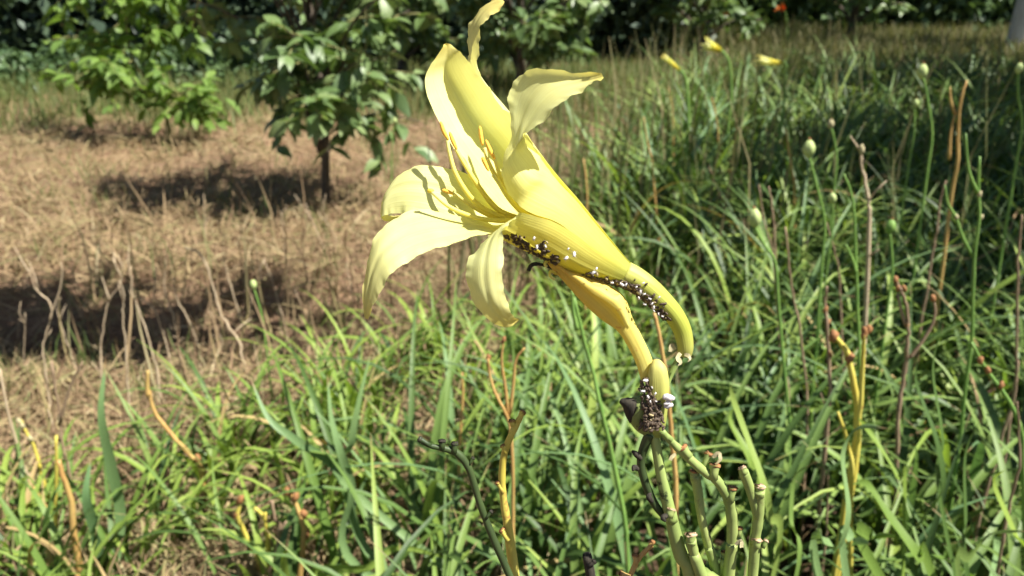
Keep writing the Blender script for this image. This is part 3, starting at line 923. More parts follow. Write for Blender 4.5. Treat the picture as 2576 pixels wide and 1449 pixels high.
for i, (p, n) in enumerate(spots):
    aphid_mb(mb, p, n, random.uniform(0.0008, 0.0019), 0 if random.random() < 0.88 else 1)
for i, (p, n) in enumerate(spots):                     # sooty residue and shed skins they sit in
    if i % 2: continue
    n = Vector(n).normalized(); t = n.orthogonal().normalized(); t = (t + n.cross(t) * random.uniform(-1.5, 1.5)).normalized()
    q = random.uniform(.0007, .0017)
    mb.blob(Vector(p) + t * q * random.uniform(-1, 1), (t * q, n.cross(t) * q * .6, n * .00022), 0, 7, 4, .35)
ap = link('aphids', mb.mesh('aphids', [M['aphid_dark'], M['aphid_tan']]))
tag(ap, 'mass of tiny dark brown aphids under the flower tube and on the bud', 'aphids', kind='stuff')
whites = []
for x, y, d, s in [(1351, 622, -15.5, 1.0), (1344, 600, -15, .8), (1372, 620, -15, .7), (1425, 650, -13, .9), (1444, 640, -13.5, 1.1), (1430, 626, -14, .5), (1493, 686, -9, .95), (1500, 676, -9.5, .7), (1540, 712, -6, .7), (1563, 716, -5, 1.0), (1574, 716, -5.5, .7), (1600, 722, -5, .6), (1611, 734, -4.5, .9), (1620, 740, -4, .7), (1607, 750, -3, .7), (1634, 752, -4, .8), (1640, 764, -3, .7), (1644, 774, -2, 1.0), (1622, 766, -2, .7), (1645, 782, -1.5, .6), (1656, 790, -1, .6), (1666, 796, -1, .6), (1658, 748, -4.5, .55), (1618, 712, -5, .6), (1622, 958, 0, 1.2), (1640, 975, 0, .5), (1648, 990, -.5, .6), (1630, 998, 0, .8), (1617, 985, 1, .9), (1636, 1010, 0, .5), (1650, 1010, 0, .5), (1642, 1025, 1, .5), (1680, 1000, 0, 2.6), (1683, 1022, 1, 1.8), (1677, 1012, 0, 1.6), (1656, 1047, 2, .75), (1641, 1073, 3, 1.0), (1646, 1080, 3, .8)]:
    mb = MB()
    p = Q(x, y, d - 0.4)
    nn = (-FW + Vector((random.uniform(-.4, .4), 0, random.uniform(-.2, .4)))).normalized()
    aphid_mb(mb, (0, 0, 0), nn, 0.0021 * s * random.uniform(.75, .95), 0, s < 1.2)
    o = link('white_aphid', mb.mesh('white_aphid', M['aphid_white']), None, p)
    on_bud = y > 900
    tag(o, 'white waxy aphid on the green bud under the flower' if on_bud else 'white waxy aphid on the underside of the yellow flower tube', 'aphid', 'white aphids on the bud' if on_bud else 'white aphids on the flower tube')

# ------------------------------------------------------------------ the daylily bed: clumps of strap leaves
rl = random.Random(5)
STRAPS = []
for i in range(16):
    L = rl.uniform(0.44, 0.66)
    STRAPS.append(strap_template(L, rl.uniform(0.05, 0.42), rl.uniform(0.7, 2.3), rl.uniform(0.0055, 0.0085), 12, rl, rl.uniform(1.3, 2.4)))
strap_me = {}
for key in ('strap', 'strap_lime', 'strap_blue', 'strap_dry'):
    strap_me[key] = [tmpl_mesh('leaf', t, M[key]) for t in STRAPS]

def bed_edge(y):
    return np.interp(y, [0.8, 1.2, 1.75, 2.8, 4.8, 6.3, 10.5], [-0.55, -0.36, 0.0, 0.42, 1.05, 1.65, 3.1])

near, far = [], []
y = 0.50
while y < 5.6:
    sp_ = 0.23 if y < 2.8 else 0.26
    x0 = bed_edge(y) - (0.34 if y < 1.3 else 0.26 if y < 1.5 else 0.1 if y < 1.8 else 0.0)
    x = max(x0, -0.70 * y - 0.25)
    while x < 0.72 * y + (0.5 if y < 1.5 else 1.1):
        px, py = x + rl.uniform(-.1, .1), y + rl.uniform(-.1, .1)
        if py < 2.7: near.append((px, py))
        else: far.append((px, py))
        x += sp_
    y += sp_ * 0.9

LAND = [('the dark bent stalk', 1150, 1150), ('the near yellow stalk', 1272, 1180), ('the spent flower', 1500, 760), ('the green bud', 1650, 990), ('the seed pod', 1590, 1040),
    ('the main scape', 1690, 1380), ('the forked pale green stalk', 1900, 1300), ('the bent yellow stalk', 2140, 1000), ('the brown knobbed forked stalk', 2280, 880), ('the largest seed capsule', 1898, 548),
    ('the bent orange stalk', 470, 1130), ('the two tall blades at bottom left', 255, 1180), ('the knobbly yellow stalk', 90, 1180), ('the round capsule at left', 637, 716), ('the hanging lower petal', 1230, 740),
    ('the drooping left sepal', 930, 760), ('the twin pronged stalk', 1265, 960), ('the dark topped capsule', 2035, 374), ('the v shaped stalk', 2410, 330), ('the side branched green stalk', 2440, 700),
    ('the straight thin green stalk', 2150, 640), ('the wiry stalk at the right edge', 2540, 1150), ('the black withered stub', 1485, 1420), ('the ovary bend', 1735, 840), ('the flower tube', 1480, 600), ('the zigzag stalk', 2500, 960), ('the pronged yellow stub', 660, 1300), ('the slim stalk with one nub', 1760, 1250)]
used_lab = set()
def clump_label(kind, px, py, fallback):
    v = Vector((px, py, .22)) - CP
    d = v.dot(FW)
    u, w_ = 1288 + v.x / d * FPX, 724.5 - v.dot(UP) / d * FPX
    if not (-60 < u < 2640 and w_ < 1640): return fallback
    for nm, lx, ly in sorted(LAND, key=lambda l: math.hypot(l[1] - u, l[2] - w_))[:12]:
        dx, dy = u - lx, w_ - ly
        dist = math.hypot(dx, dy)
        rel = ('left of' if dx < 0 else 'right of') if abs(dx) > abs(dy) else ('above' if dy < 0 else 'below')
        lab = '%s strap leaf clump %s %s %s' % (kind, 'close' if dist < 130 else 'a little' if dist < 280 else 'well', rel, nm)
        if lab not in used_lab:
            used_lab.add(lab); return lab
    return fallback
for i, (px, py) in enumerate(near):
    lime = px < bed_edge(py) + 0.34 and py < 2.2
    root_z = float(gz(px, py))
    lab = 'clump of arching green strap leaves in the near bed'
    if lime: lab = 'clump of bright lime strap leaves at the left edge of the bed'
    lab = clump_label('lime' if lime else 'green', px, py, lab)
    t = thing('daylily_clump', (px, py, root_z - 0.01), lab, 'daylily clump', 'lime leaf clumps along the bed edge' if lime else 'daylily clumps in the near bed')
    nleaf = rl.randint(40, 50) if lime else rl.randint(32, 40)
    for k in range(nleaf):
        q = rl.random()
        key = ('strap_lime' if q < 0.62 else 'strap' if q < 0.96 else 'strap_dry') if lime else ('strap' if q < 0.78 else 'strap_blue' if q < 0.88 else 'strap_lime' if q < 0.98 else 'strap_dry')
        o = link('leaf', rl.choice(strap_me[key]), t, (rl.gauss(0, 0.045), rl.gauss(0, 0.045), 0))
        sc = rl.uniform(0.68, 1.07) * (0.60 if lime else 1.0) * (0.90 if py < 0.8 else 1.1 if py > 1.4 else 1.0)
        o.rotation_euler = (rl.gauss(0, 0.10), rl.gauss(0, 0.10), rl.uniform(0, 6.283))
        ws = rl.uniform(0.8, 1.15)
        o.scale = (sc, ws * (0.78 if lime else 0.84), sc)

def px_leaf(parent, pts, Y, w, key, twist=-0.75):
    """a single broad blade from its tip down, in the upright plane y = Y, then on to its clump's base"""
    p = [on_y(x, y_, Y) for x, y_ in pts]
    for i, q in enumerate(p): q.y += 0.02 * math.sin(i * 1.7 + Y * 9)
    c = catmull([list(q) for q in p] + [list(parent.location)], 6)
    m = len(c); V, F, UV = [], [], []
    for i in range(m):
        s = i / (m - 1)
        g = Vector(c[min(m - 1, i + 1)]) - Vector(c[max(0, i - 1)])
        sd = g.cross(Vector((math.sin(twist), math.cos(twist), 0))).normalized()
        nn = g.cross(sd).normalized()
        hw = w * 0.66 * max(.03, min(1.0, (s / .42)) ** .7)
        for k in (-1, 0, 1):
            V.append(Vector(c[i]) + sd * k * hw + nn * abs(k) * hw * .35); UV.append((k * .5 + .5, 1 - s))
    for i in range(m - 1):
        F += [(i * 3, i * 3 + 1, i * 3 + 4, i * 3 + 3), (i * 3 + 1, i * 3 + 2, i * 3 + 5, i * 3 + 4)]
    mb = MB(); mb.add(V, F, UV)
    return part('leaf', mb, M[key], parent)
def k2(*p): return [(x * .3722 + 1617.6, y * .3722 + 909.8) for x, y in p]
def k7(*p): return [(x * .3722, y * .3722 + 910) for x, y in p]
cl = thing('daylily_clump', (-0.60, 1.02, -.01), 'clump with two tall upright blue green blades at bottom left', 'daylily clump')
px_leaf(cl, k7((705, -10), (725, 300), (745, 700), (770, 1100), (780, 1460)), 1.02, .0125, 'strap_blue')
px_leaf(cl, k7((598, 660), (620, 850), (640, 1100), (670, 1460)), 1.0, .0120, 'strap_blue')
px_leaf(cl, k7((420, 770), (370, 950), (310, 1180), (285, 1400)), 1.0, .0070, 'strap')
px_leaf(cl, k7((1700, 700), (1400, 920), (1100, 1120), (880, 1449)), 1.0, .0070, 'strap')
px_leaf(cl, k7((1320, 800), (1120, 880), (960, 1020), (810, 1240)), 1.03, .0065, 'strap')
cl = thing('daylily_clump', (0.10, 0.86, -.01), 'clump with dark blue green blades crossing left of the dark bent stalk', 'daylily clump')
px_leaf(cl, [(815, 960), (835, 1040), (862, 1120), (880, 1240), (900, 1450)], .90, .0085, 'strap_blue')
px_leaf(cl, [(930, 890), (905, 1000), (888, 1100), (880, 1250)], .92, .0085, 'strap_blue')
px_leaf(cl, [(620, 970), (680, 1040), (750, 1090), (850, 1210), (960, 1440)], .92, .0085, 'strap_blue')
px_leaf(cl, [(1140, 1430), (1000, 1390), (930, 1400), (820, 1449)], .80, .0090, 'strap_lime')
cl = thing('daylily_clump', (0.22, 0.62, -.01), 'clump of long green blades rising just right of the near scapes', 'daylily clump')
px_leaf(cl, k2((570, 90), (620, 260), (690, 480), (770, 760), (830, 1000), (930, 1449)), .60, .0075, 'strap')
px_leaf(cl, k2((1100, 640), (1060, 850), (1010, 1100), (960, 1449)), .62, .0070, 'strap')
px_leaf(cl, k2((420, 560), (300, 680), (210, 830), (160, 1100)), .62, .0060, 'strap')
px_leaf(cl, k2((640, 340), (600, 440), (700, 620), (760, 860)), .80, .0100, 'strap_lime')
cl = thing('daylily_clump', (0.42, 0.60, -.01), 'clump with a broad dark blade and grey green tips at bottom right', 'daylily clump')
px_leaf(cl, k2((1590, 370), (1480, 480), (1390, 700), (1330, 950), (1260, 1200), (1200, 1460)), .56, .0090, 'strap_blue')
px_leaf(cl, k2((1475, 1130), (1440, 1250), (1400, 1449)), .55, .0085, 'strap_blue')
px_leaf(cl, k2((1480, 410), (1560, 520), (1680, 720), (1720, 900)), .75, .0080, 'strap_lime')
cl = thing('daylily_clump', (0.60, 0.72, -.01), 'clump of bright upright and folded blades at the right bottom corner', 'daylily clump')
px_leaf(cl, k2((1880, -50), (1900, 200), (1945, 500), (1960, 800), (1930, 1100), (1850, 1449)), .72, .0095, 'strap')
px_leaf(cl, k2((2060, -250), (2010, 100), (1980, 500), (1960, 900)), .74, .0060, 'strap')
px_leaf(cl, k2((2290, 380), (2240, 700), (2150, 1050), (2110, 1300)), .70, .0080, 'strap')
px_leaf(cl, k2((1400, 800), (1560, 900), (1660, 1050), (1800, 1230), (1930, 1390)), .66, .0095, 'strap_lime')
px_leaf(cl, k2((2420, 700), (2440, 900), (2500, 1150), (2560, 1449)), .66, .0080, 'strap_lime')
px_leaf(cl, k2((2570, 1100), (2420, 1240), (2220, 1340), (2050, 1340)), .64, .0080, 'strap')
px_leaf(cl, k2((1660, 1100), (1600, 1250), (1530, 1340)), .60, .0085, 'strap_lime')

pos, dirs, sc, ti, kindi = [], [], [], [], []
for px, py in far:
    for k in range(34 if py < 5.5 else 26):
        pos.append((px + rl.gauss(0, .07), py + rl.gauss(0, .07), -0.01))
        dirs.append(rl.uniform(0, 6.283)); sc.append(rl.uniform(0.74, 1.18)); ti.append(rl.random()); kindi.append(rl.randrange(16))
pos, dirs, sc, ti, kindi = map(np.array, (pos, dirs, sc, ti, kindi))
FARMB = []
def rotz(a):
    c, s = np.cos(a), np.sin(a); z = np.zeros_like(a); o = np.ones_like(a)
    return np.stack([np.stack([c, -s, z], 1), np.stack([s, c, z], 1), np.stack([z, z, o], 1)], 1)

def join_meshes(name, meshes, mats):
    """joins meshes with one material each into one object mesh"""
    import bmesh
    V, Fv, Uv, T, MI = [], [], [], [], []
    off = 0
    for me, mi in meshes:
        n = len(me.vertices); co = np.zeros(n * 3, np.float32); me.vertices.foreach_get('co', co)
        li = np.zeros(len(me.loops), np.int32); me.loops.foreach_get('vertex_index', li)
        uv = np.zeros(len(me.loops) * 2, np.float32); me.uv_layers[0].data.foreach_get('uv', uv)
        t = np.zeros(n, np.float32); me.attributes['tint'].data.foreach_get('value', t)
        V.append(co); Fv.append(li + off); Uv.append(uv); T.append(t); MI.append(np.full(len(me.polygons), mi, np.int32))
        off += n
        bpy.data.meshes.remove(me)
    V, Fv, Uv, T, MI = [np.concatenate(a) for a in (V, Fv, Uv, T, MI)]
    fl = len(Fv) // len(MI)
    me = bpy.data.meshes.new(name)
    me.vertices.add(off); me.vertices.foreach_set('co', V)
    me.loops.add(len(Fv)); me.loops.foreach_set('vertex_index', Fv)
    me.polygons.add(len(MI))
    me.polygons.foreach_set('loop_start', (np.arange(len(MI)) * fl).astype(np.int32))
    me.polygons.foreach_set('loop_total', np.full(len(MI), fl, np.int32))
    me.polygons.foreach_set('use_smooth', np.ones(len(MI), bool))
    me.polygons.foreach_set('material_index', MI)
    me.uv_layers.new(name='UVMap').data.foreach_set('uv', Uv)
    me.attributes.new('tint', 'FLOAT', 'POINT').data.foreach_set('value', T)
    for m in mats: me.materials.append(m)
    me.update(calc_edges=True)
    return me

rf_ = random.Random(9)
STRAPS_FAR = [strap_template(rf_.uniform(0.44, 0.66), rf_.uniform(0.05, 0.38), rf_.uniform(0.6, 2.1), rf_.uniform(0.006, 0.009), 7, rf_, rf_.uniform(1.3, 2.4)) for i in range(16)]
ms = []
for j in range(16):
    sel = kindi == j
    if sel.any():
        mat_i = 1 if j in (3, 9) else (2 if j == 13 else 0)
        ms.append((scatter_mesh('tmp', STRAPS_FAR[j], pos[sel], rotz(dirs[sel]), sc[sel], M['strap'], ti[sel]), mat_i))
tag(link('daylily_foliage', join_meshes('daylily_foliage', ms, [M['strap'], M['strap_blue'], M['strap_lime']])), 'dense green daylily foliage filling the far part of the bed', 'foliage', kind='stuff')

# ------------------------------------------------------------------ dry grass and meadow
BL = strip_template([(0, 0), (0.34, 0.10), (0.68, 0.13), (1.0, 0.05)], [0.012, 0.014, 0.011, 0.002], 0.2)
n = 130000
yy = 0.9 + (10.5 - 0.9) * RS.rand(n) ** 1.45
xx = -0.72 * yy - 0.5 + RS.rand(n) * (0.72 * yy + 0.5 + bed_edge(yy) + 0.6)
keep = xx < bed_edge(yy) + 0.5
xx, yy = xx[keep], yy[keep]
n = len(xx)
az = RS.rand(n) * 6.283; el = np.abs(RS.normal(0.06, 0.24, n)); el[RS.rand(n) < .05] = 1.1
D = np.stack([np.cos(az) * np.cos(el), np.sin(az) * np.cos(el), np.sin(el)], 1)
Nn = np.stack([RS.normal(0, .5, n), RS.normal(0, .5, n), np.ones(n)], 1)
shade_band = np.exp(-((yy - (2.12 + 0.10 * np.sin(1.9 * xx + 0.4))) / 0.26) ** 2) * (xx < -0.3)
keep = RS.rand(n) > 0.8 * shade_band  # hay thinned so the painted shade band shows through
xx, yy, az, el, D, Nn = xx[keep], yy[keep], az[keep], el[keep], D[keep], Nn[keep]
n = len(xx)
clump = 0.5 + 0.5 * np.sin(3.1 * xx + 1.3 * yy) * np.sin(2.3 * yy - 1.9 * xx + 1.0)
zz = gz(xx, yy) + RS.rand(n) * 0.050 * (0.25 + clump)
patch = 0.5 + 0.25 * np.sin(2.7 * xx + 1.1 * np.sin(1.7 * yy)) + 0.25 * np.sin(3.3 * yy + 1.7 * np.sin(2.1 * xx + 1))
tint = np.clip(0.70 * RS.rand(n) + 0.30 * patch + np.where(RS.rand(n) < 0.10, 0.35, 0), 0, .999)
me = scatter_mesh('dry_grass', BL, np.stack([xx, yy, zz], 1), basis(D, Nn), 0.05 + 0.10 * RS.rand(n), M['hay'], tint, 0.55 + 0.95 * RS.rand(n))
tag(link('dry_grass', me), 'matted tan dry grass covering the open ground on the left', 'dry grass', kind='stuff')

# low green tufts in the straw and the meadow behind the young trees
tp, td, ts = [], [], []
def tuft(cx, cy, n_, r, h):
    for k in range(n_):
        a = RS.rand() * 6.283; q = abs(RS.normal(0, r))
        tp.append((cx + math.cos(a) * q, cy + math.sin(a) * q, float(gz(cx, cy)) - .005))
        e = RS.uniform(0.8, 1.5); b = RS.rand() * 6.283
        td.append((math.cos(b) * math.cos(e), math.sin(b) * math.cos(e), math.sin(e))); ts.append(h * RS.uniform(.5, 1.1))
for i in range(130):
    y_ = RS.uniform(1.6, 6.5); x_ = RS.uniform(-.7 * y_ - .3, float(bed_edge(y_)))
    tuft(x_, y_, RS.randint(8, 26), .06, .14)
for i in range(1100):                                  # meadow, left and centre
    y_ = RS.uniform(4.9, 8.3); x_ = RS.uniform(-.72 * y_ - .5, float(bed_edge(y_)) + .3)
    if RS.rand() > (y_ - 4.6) / 2.6: continue
    tuft(x_, y_, 26, .13, .26)
me = scatter_mesh('meadow_grass', BL, np.array(tp), basis(np.array(td), RS.normal(0, 1, (len(tp), 3))), np.array(ts), M['grass'], None, np.full(len(tp), 1.1))
tag(link('meadow_grass', me), 'green meadow grass behind the young trees', 'grass', kind='stuff')
tp, td, ts = [], [], []
for i in range(1100):                                 # tall dry grass behind the bed, right
    y_ = RS.uniform(5.3, 12.5); x_ = RS.uniform(float(bed_edge(y_)) - .2, .72 * y_ + 1)
    tuft(x_, y_, 30, .2, .36)
me = scatter_mesh('tall_dry_grass', BL, np.array(tp), basis(np.array(td), RS.normal(0, 1, (len(tp), 3))), np.array(ts), M['tall_dry'], None, np.full(len(tp), 1.6))
tag(link('tall_dry_grass', me), 'tall tan and olive grass beyond the far end of the bed', 'dry grass', kind='stuff')

n = 750
yy = 1.9 + 4.2 * RS.rand(n) ** 1.1
xx = bed_edge(yy) - 0.28 + RS.rand(n) ** 1.5 * (0.66 * yy + 0.9 - bed_edge(yy))
el = RS.normal(1.5, .10, n); az = RS.rand(n) * 6.283
D = np.stack([np.cos(az) * np.cos(el), np.sin(az) * np.cos(el), np.sin(el)], 1)
me = scatter_mesh('dead_stems', BL, np.stack([xx, yy, np.full(n, -.02)], 1), basis(D, RS.normal(0, 1, (n, 3))), .42 + .32 * RS.rand(n), M['tall_dry'], None, np.full(n, .42))
tag(link('dead_stems', me), 'thin dry stems standing among the far daylily leaves', 'dry stems', kind='stuff')

n = 240
yy = RS.uniform(1.25, 2.7, n)
xx = RS.uniform(-1.0, 1.0, n) * .55 + (-.62 * yy * .55)
el = RS.normal(1.45, .22, n); az = RS.rand(n) * 6.283
D = np.stack([np.cos(az) * np.cos(el), np.sin(az) * np.cos(el), np.sin(el)], 1)
me = scatter_mesh('dead_stems', BL, np.stack([xx, yy, gz(xx, yy) - .01], 1), basis(D, RS.normal(0, 1, (n, 3))), .14 + .22 * RS.rand(n), M['hay'], None, np.full(n, .6))
tag(link('dead_stems', me), 'thin pale dead stems standing in the dry grass at left', 'dry stems', kind='stuff')

# ------------------------------------------------------------------ dry and green stalks standing about
def stalk(label, runs, Y, r, mat, group=None, name='dry_stalk', cat='stalk', knobs=(), rtop=0.55, lean=0.0, kn_mat='nub', rough=0.25):
    """runs: pixel polylines from top to bottom in the upright plane y = Y; the first run goes on to the ground"""
    p = [on_y(x, y_, Y) for x, y_ in runs[0]]
    e = p[-1]
    dr = (p[-1] - p[-2]); dr = dr / max(1e-6, abs(dr.z))
    b = Vector((e.x + max(-.12, min(.12, dr.x * e.z * 0.5)), Y + lean, 0.0))
    b.z = float(gz(b.x, b.y)) - 0.01
    t = thing(name, b, label, cat, group)
    if e.z > b.z + 0.02: p = p + [e.lerp(b, .12), e.lerp(b, .5), b]
    for j, q in enumerate(p[:-1]):
        q.y += lean * 0.0 + random.uniform(-.004, .004)
    c = catmull([list(q) for q in p], 4)
    if mat not in ('scape_grey', 'scape_brown'): rough *= 0.3
    rn_ = random.Random(int(abs(p[0].x) * 1e5))
    rad_ = np.linspace(r * rtop, r * 1.15, len(c)) * np.array([1 + rough * rn_.uniform(-.6, .8) * (rn_.random() < .5) for _ in range(len(c))])
    c = c + np.array([[rn_.gauss(0, r * rough * 0.8) for _ in range(3)] for _ in range(len(c))])
    mb = MB(); mb.tube(c, list(rad_), 7)
    main = part('stem', mb, M[mat], t)
    if mat == 'scape_grey':                          # broken side twigs
        for _ in range(rn_.randint(1, 3)):
            k_ = rn_.randint(0, len(c) * 2 // 3)
            q0 = Vector(c[k_]); q1 = q0 + Vector((rn_.gauss(0, .02), rn_.gauss(0, .015), rn_.uniform(.015, .06)))
            mb = MB(); mb.tube([q0, q0.lerp(q1, .5) + Vector((rn_.gauss(0, .004), 0, 0)), q1], [r * .5, r * .4, r * .2], 5)
            part('twig', mb, M[mat], t)
    for run in runs[1:]:
        c = catmull([list(on_y(x, y_, Y)) for x, y_ in run], 4)
        mb = MB(); mb.tube(c, list(np.linspace(r * rtop * 0.8, r * 0.9, len(c))), 6)
        part('side_branch', mb, M[mat], t)
    for x, y_ in knobs:
        c = on_y(x, y_, Y); mb = MB()
        mb.blob(c, (Vector((random.uniform(-.6, .6) * r, 0, r * 1.6)), Vector((r * 1.1, 0, random.uniform(-.4, .4) * r)), Vector((0, r * 1.1, 0))), 0, 7, 5, .28)
        part('knob', mb, M[kn_mat], t)
    return t

def c6(*pts):
    return [(x * .3722, y * .3722 + 511) for x, y in pts]
ORD = ['first', 'second', 'third', 'fourth', 'fifth', 'sixth', 'seventh', 'eighth', 'ninth', 'tenth', 'eleventh', 'twelfth', 'thirteenth', 'fourteenth', 'fifteenth', 'sixteenth', 'seventeenth', 'eighteenth', 'nineteenth', 'twentieth', 'twenty-first', 'twenty-second']
GS = 'weathered forked stalks in the dry grass'
GL = 'weathered grey tan stalk bare in the dry grass, %s from the left by its top'
fork = [
    ([c6((200, 440), (240, 570), (345, 680), (330, 800), (290, 950), (300, 1100), (330, 1350)), c6((410, 400), (420, 470), (400, 600), (355, 720), (336, 790))], 1.45, .0042),
    ([c6((410, 640), (385, 720), (430, 880), (490, 1040)), ], 1.9, .0048),
    ([c6((175, 740), (170, 900), (155, 1110))], 1.8, .0036),
    ([c6((760, 370), (815, 520), (740, 660), (700, 820), (680, 1000), (690, 1160)), c6((690, 500), (740, 660))], 1.7, .0048),
    ([c6((815, 520), (845, 640), (830, 750), (850, 950), (860, 1200), (880, 1449))], 1.5, .0042),
    ([c6((880, 430), (890, 600), (930, 720), (1010, 940), (1050, 1100), (1100, 1400))], 1.55, .0046),
    ([c6((940, 640), (1040, 700), (1090, 830), (1130, 980)), c6((1060, 420), (1035, 690))], 1.85, .0042),
    ([c6((1120, 420), (1110, 580), (1170, 750), (1210, 950), (1215, 1050))], 1.8, .0046),
    ([c6((1170, 500), (1200, 650), (1280, 800), (1340, 1000))], 1.85, .0046),
    ([c6((1250, 300), (1370, 370), (1430, 560), (1500, 760), (1600, 920), (1650, 1080))], 1.75, .0062),
    ([c6((1520, 200), (1510, 350), (1560, 560), (1640, 850))], 2.0, .0040),
    ([c6((1780, 370), (1850, 560), (1920, 800), (1960, 1000)), c6((1740, 480), (1785, 390))], 2.0, .0044),
    ([c6((1700, 620), (1690, 760), (1700, 900))], 2.05, .0034),
    ([c6((1990, 580), (2060, 780), (2080, 1000))], 2.0, .0036),
    ([c6((1410, 700), (1480, 870), (1530, 990))], 2.0, .0034),
    ([c6((2060, 0), (2120, 140), (2200, 330)), c6((1990, -60), (2110, 120))], 2.6, .0050),
    ([c6((2150, 50), (2250, 200), (2310, 330)), c6((2200, -60), (2175, 90))], 2.7, .0046),
    ([c6((1380, -60), (1385, 120), (1390, 330))], 2.7, .0040),
    ([c6((1900, 60), (1915, 200), (1920, 360)), c6((1840, 230), (1910, 370))], 2.5, .0038),
    ([c6((1720, 100), (1725, 260), (1760, 480))], 2.4, .0034),
    ([c6((2340, 400), (2370, 560), (2400, 760))], 2.3, .0032),
]
fork.sort(key=lambda f: f[0][0][0][0])
for i, (runs, Y, r) in enumerate(fork):
    stalk(GL % ORD[i], runs, Y, r * .62, 'scape_grey', GS, rtop=.35, rough=.5)
def c7(*pts):
    return [(x * .3722, y * .3722 + 910) for x, y in pts]
stalk('thin dark dry forked stalk among yellow stalks at left', [c7((340, 0), (395, 360), (430, 560), (470, 720), (520, 900), (600, 1100)), c7((560, 0), (480, 160), (400, 430))], 1.15, .0035, 'scape_brown')
stalk('pinkish thin dry stalk at the left frame edge', [c7((0, 50), (60, 330), (150, 680), (230, 860), (240, 1000))], 1.25, .0032, 'scape_grey')
stalk('knobbly yellow stalk leaning left with a pale tip', [c7((130, 400), (180, 480), (230, 600), (290, 760), (330, 940), (340, 1050))], 1.15, .0038, 'scape_yellow', knobs=c7((128, 400), (150, 432), (205, 520)), kn_mat='bract')
stalk('short orange stalk leaning against the knobbly yellow stalk', [c7((220, 850), (270, 930), (325, 1030), (345, 1120))], 1.12, .0034, 'scape_orange')
stalk('upright yellow stalk with a dry tan tip', [c7((380, 500), (385, 700), (375, 900), (372, 1100), (390, 1420))], 1.05, .0040, 'scape_yellow')
stalk('stout orange and yellow stalk rising from the bottom edge at left', [c7((400, 660), (430, 760), (480, 930), (500, 1120), (540, 1400))], 0.98, .0058, 'scape_orange')
stalk('bent orange stalk pointing up left over the lime leaves', [c7((1000, 200), (1040, 330), (1150, 480), (1310, 650), (1350, 690), (1390, 860), (1425, 1040), (1440, 1150)), c7((1000, 60), (995, 160), (1000, 230))], 1.2, .0052, 'scape_orange', knobs=c7((1335, 655), (1405, 915)))
G3 = 'short yellow stubs in the lime leaves'
stalk('short yellow stub with a forked notch among lime leaves', [c7((1625, 930), (1610, 1040), (1650, 1150), (1720, 1290), (1800, 1449))], 0.98, .0050, 'scape_yellow', knobs=c7((1625, 930), (1600, 1030)))
stalk('small yellow stub with two prongs left of a brown stalk', [c7((1725, 980), (1780, 1060), (1800, 1170), (1820, 1400)), c7((1795, 1020), (1785, 1070))], 0.98, .0044, 'scape_yellow')
stalk('brown dry stub beside the small pronged yellow stub', [c7((1840, 930), (1860, 1040), (1890, 1110), (1870, 1250), (1830, 1430)), c7((1935, 1080), (1895, 1140))], 0.97, .0040, 'scape_brown')
stalk('yellow knobbed stub in front of a broad dark leaf', [c7((1945, 880), (1990, 960), (2040, 1060), (2055, 1170), (2030, 1440))], 0.97, .0050, 'scape_orange', knobs=c7((1945, 880), (1998, 915), (2052, 1030), (2075, 1165)))

# stalks behind the yellow scape
stalk('twin pronged yellow stalk with rusty base behind the near yellow stalk', [[(1228, 900), (1232, 945), (1248, 990), (1270, 1030), (1283, 1080), (1290, 1180), (1290, 1300)], [(1267, 855), (1262, 910), (1272, 980), (1280, 1050)], [(1320, 875), (1298, 905), (1292, 960), (1283, 1040)]], 0.70, .0021, 'scape_orange', knobs=[(1267, 855), (1228, 898)])
stalk('straight orange stalk left of the twin pronged stalk', [[(1162, 940), (1164, 1000), (1160, 1060), (1156, 1140)]], 1.02, .0026, 'scape_orange')
# right side
def c8(*p): return [(x * .3722 + 1617.6, y * .3722) for x, y in p]
def c1(*p): return [(x * .3722 + 1617.6, y * .3722 + 447.2) for x, y in p]
def c2(*p): return [(x * .3722 + 1617.6, y * .3722 + 909.8) for x, y in p]
stalk('brown forked dry stalk with knobs standing in dark leaves', [c1((1705, 690), (1745, 770), (1775, 850), (1785, 1000), (1775, 1150), (1790, 1230), (1760, 1400), (1715, 1650), (1700, 2200)), c1((1960, 810), (1975, 900), (1950, 1000), (1870, 1130), (1800, 1220)), c1((1720, 780), (1745, 900), (1780, 1000))], 0.92, .0030, 'scape_brown', knobs=c1((1705, 690), (1720, 745), (1765, 750), (1785, 990), (1960, 815)))
stalk('bright yellow stalk bent in the middle right of the flower', [c1((1290, 1075), (1330, 1110), (1375, 1170), (1400, 1250), (1430, 1400), (1455, 1600), (1440, 1900), (1385, 2250)), ], 0.78, .0046, 'scape_yellow', knobs=c1((1285, 1070), (1400, 1220)))
stalk('slender yellow stalk with dark top crossing the bent yellow stalk', [c1((1490, 1060), (1495, 1150), (1490, 1300), (1475, 1500), (1450, 1700))], 0.77, .0032, 'scape_yellow', knobs=c1((1500, 1035), (1525, 1025), (1490, 1060)))
stalk('short yellow leaf stub leaning left of the yellow stalks', [c2((1315, 340), (1350, 450), (1390, 580), (1410, 700))], 0.76, .0028, 'scape_yellow')
stalk('brown dry stalk with rough joints between green leaves', [c1((1235, 730), (1240, 850), (1240, 1000), (1260, 1200), (1255, 1500))], 0.95, .0030, 'scape_brown', knobs=c1((1235, 890), (1250, 980), (1262, 1190)))
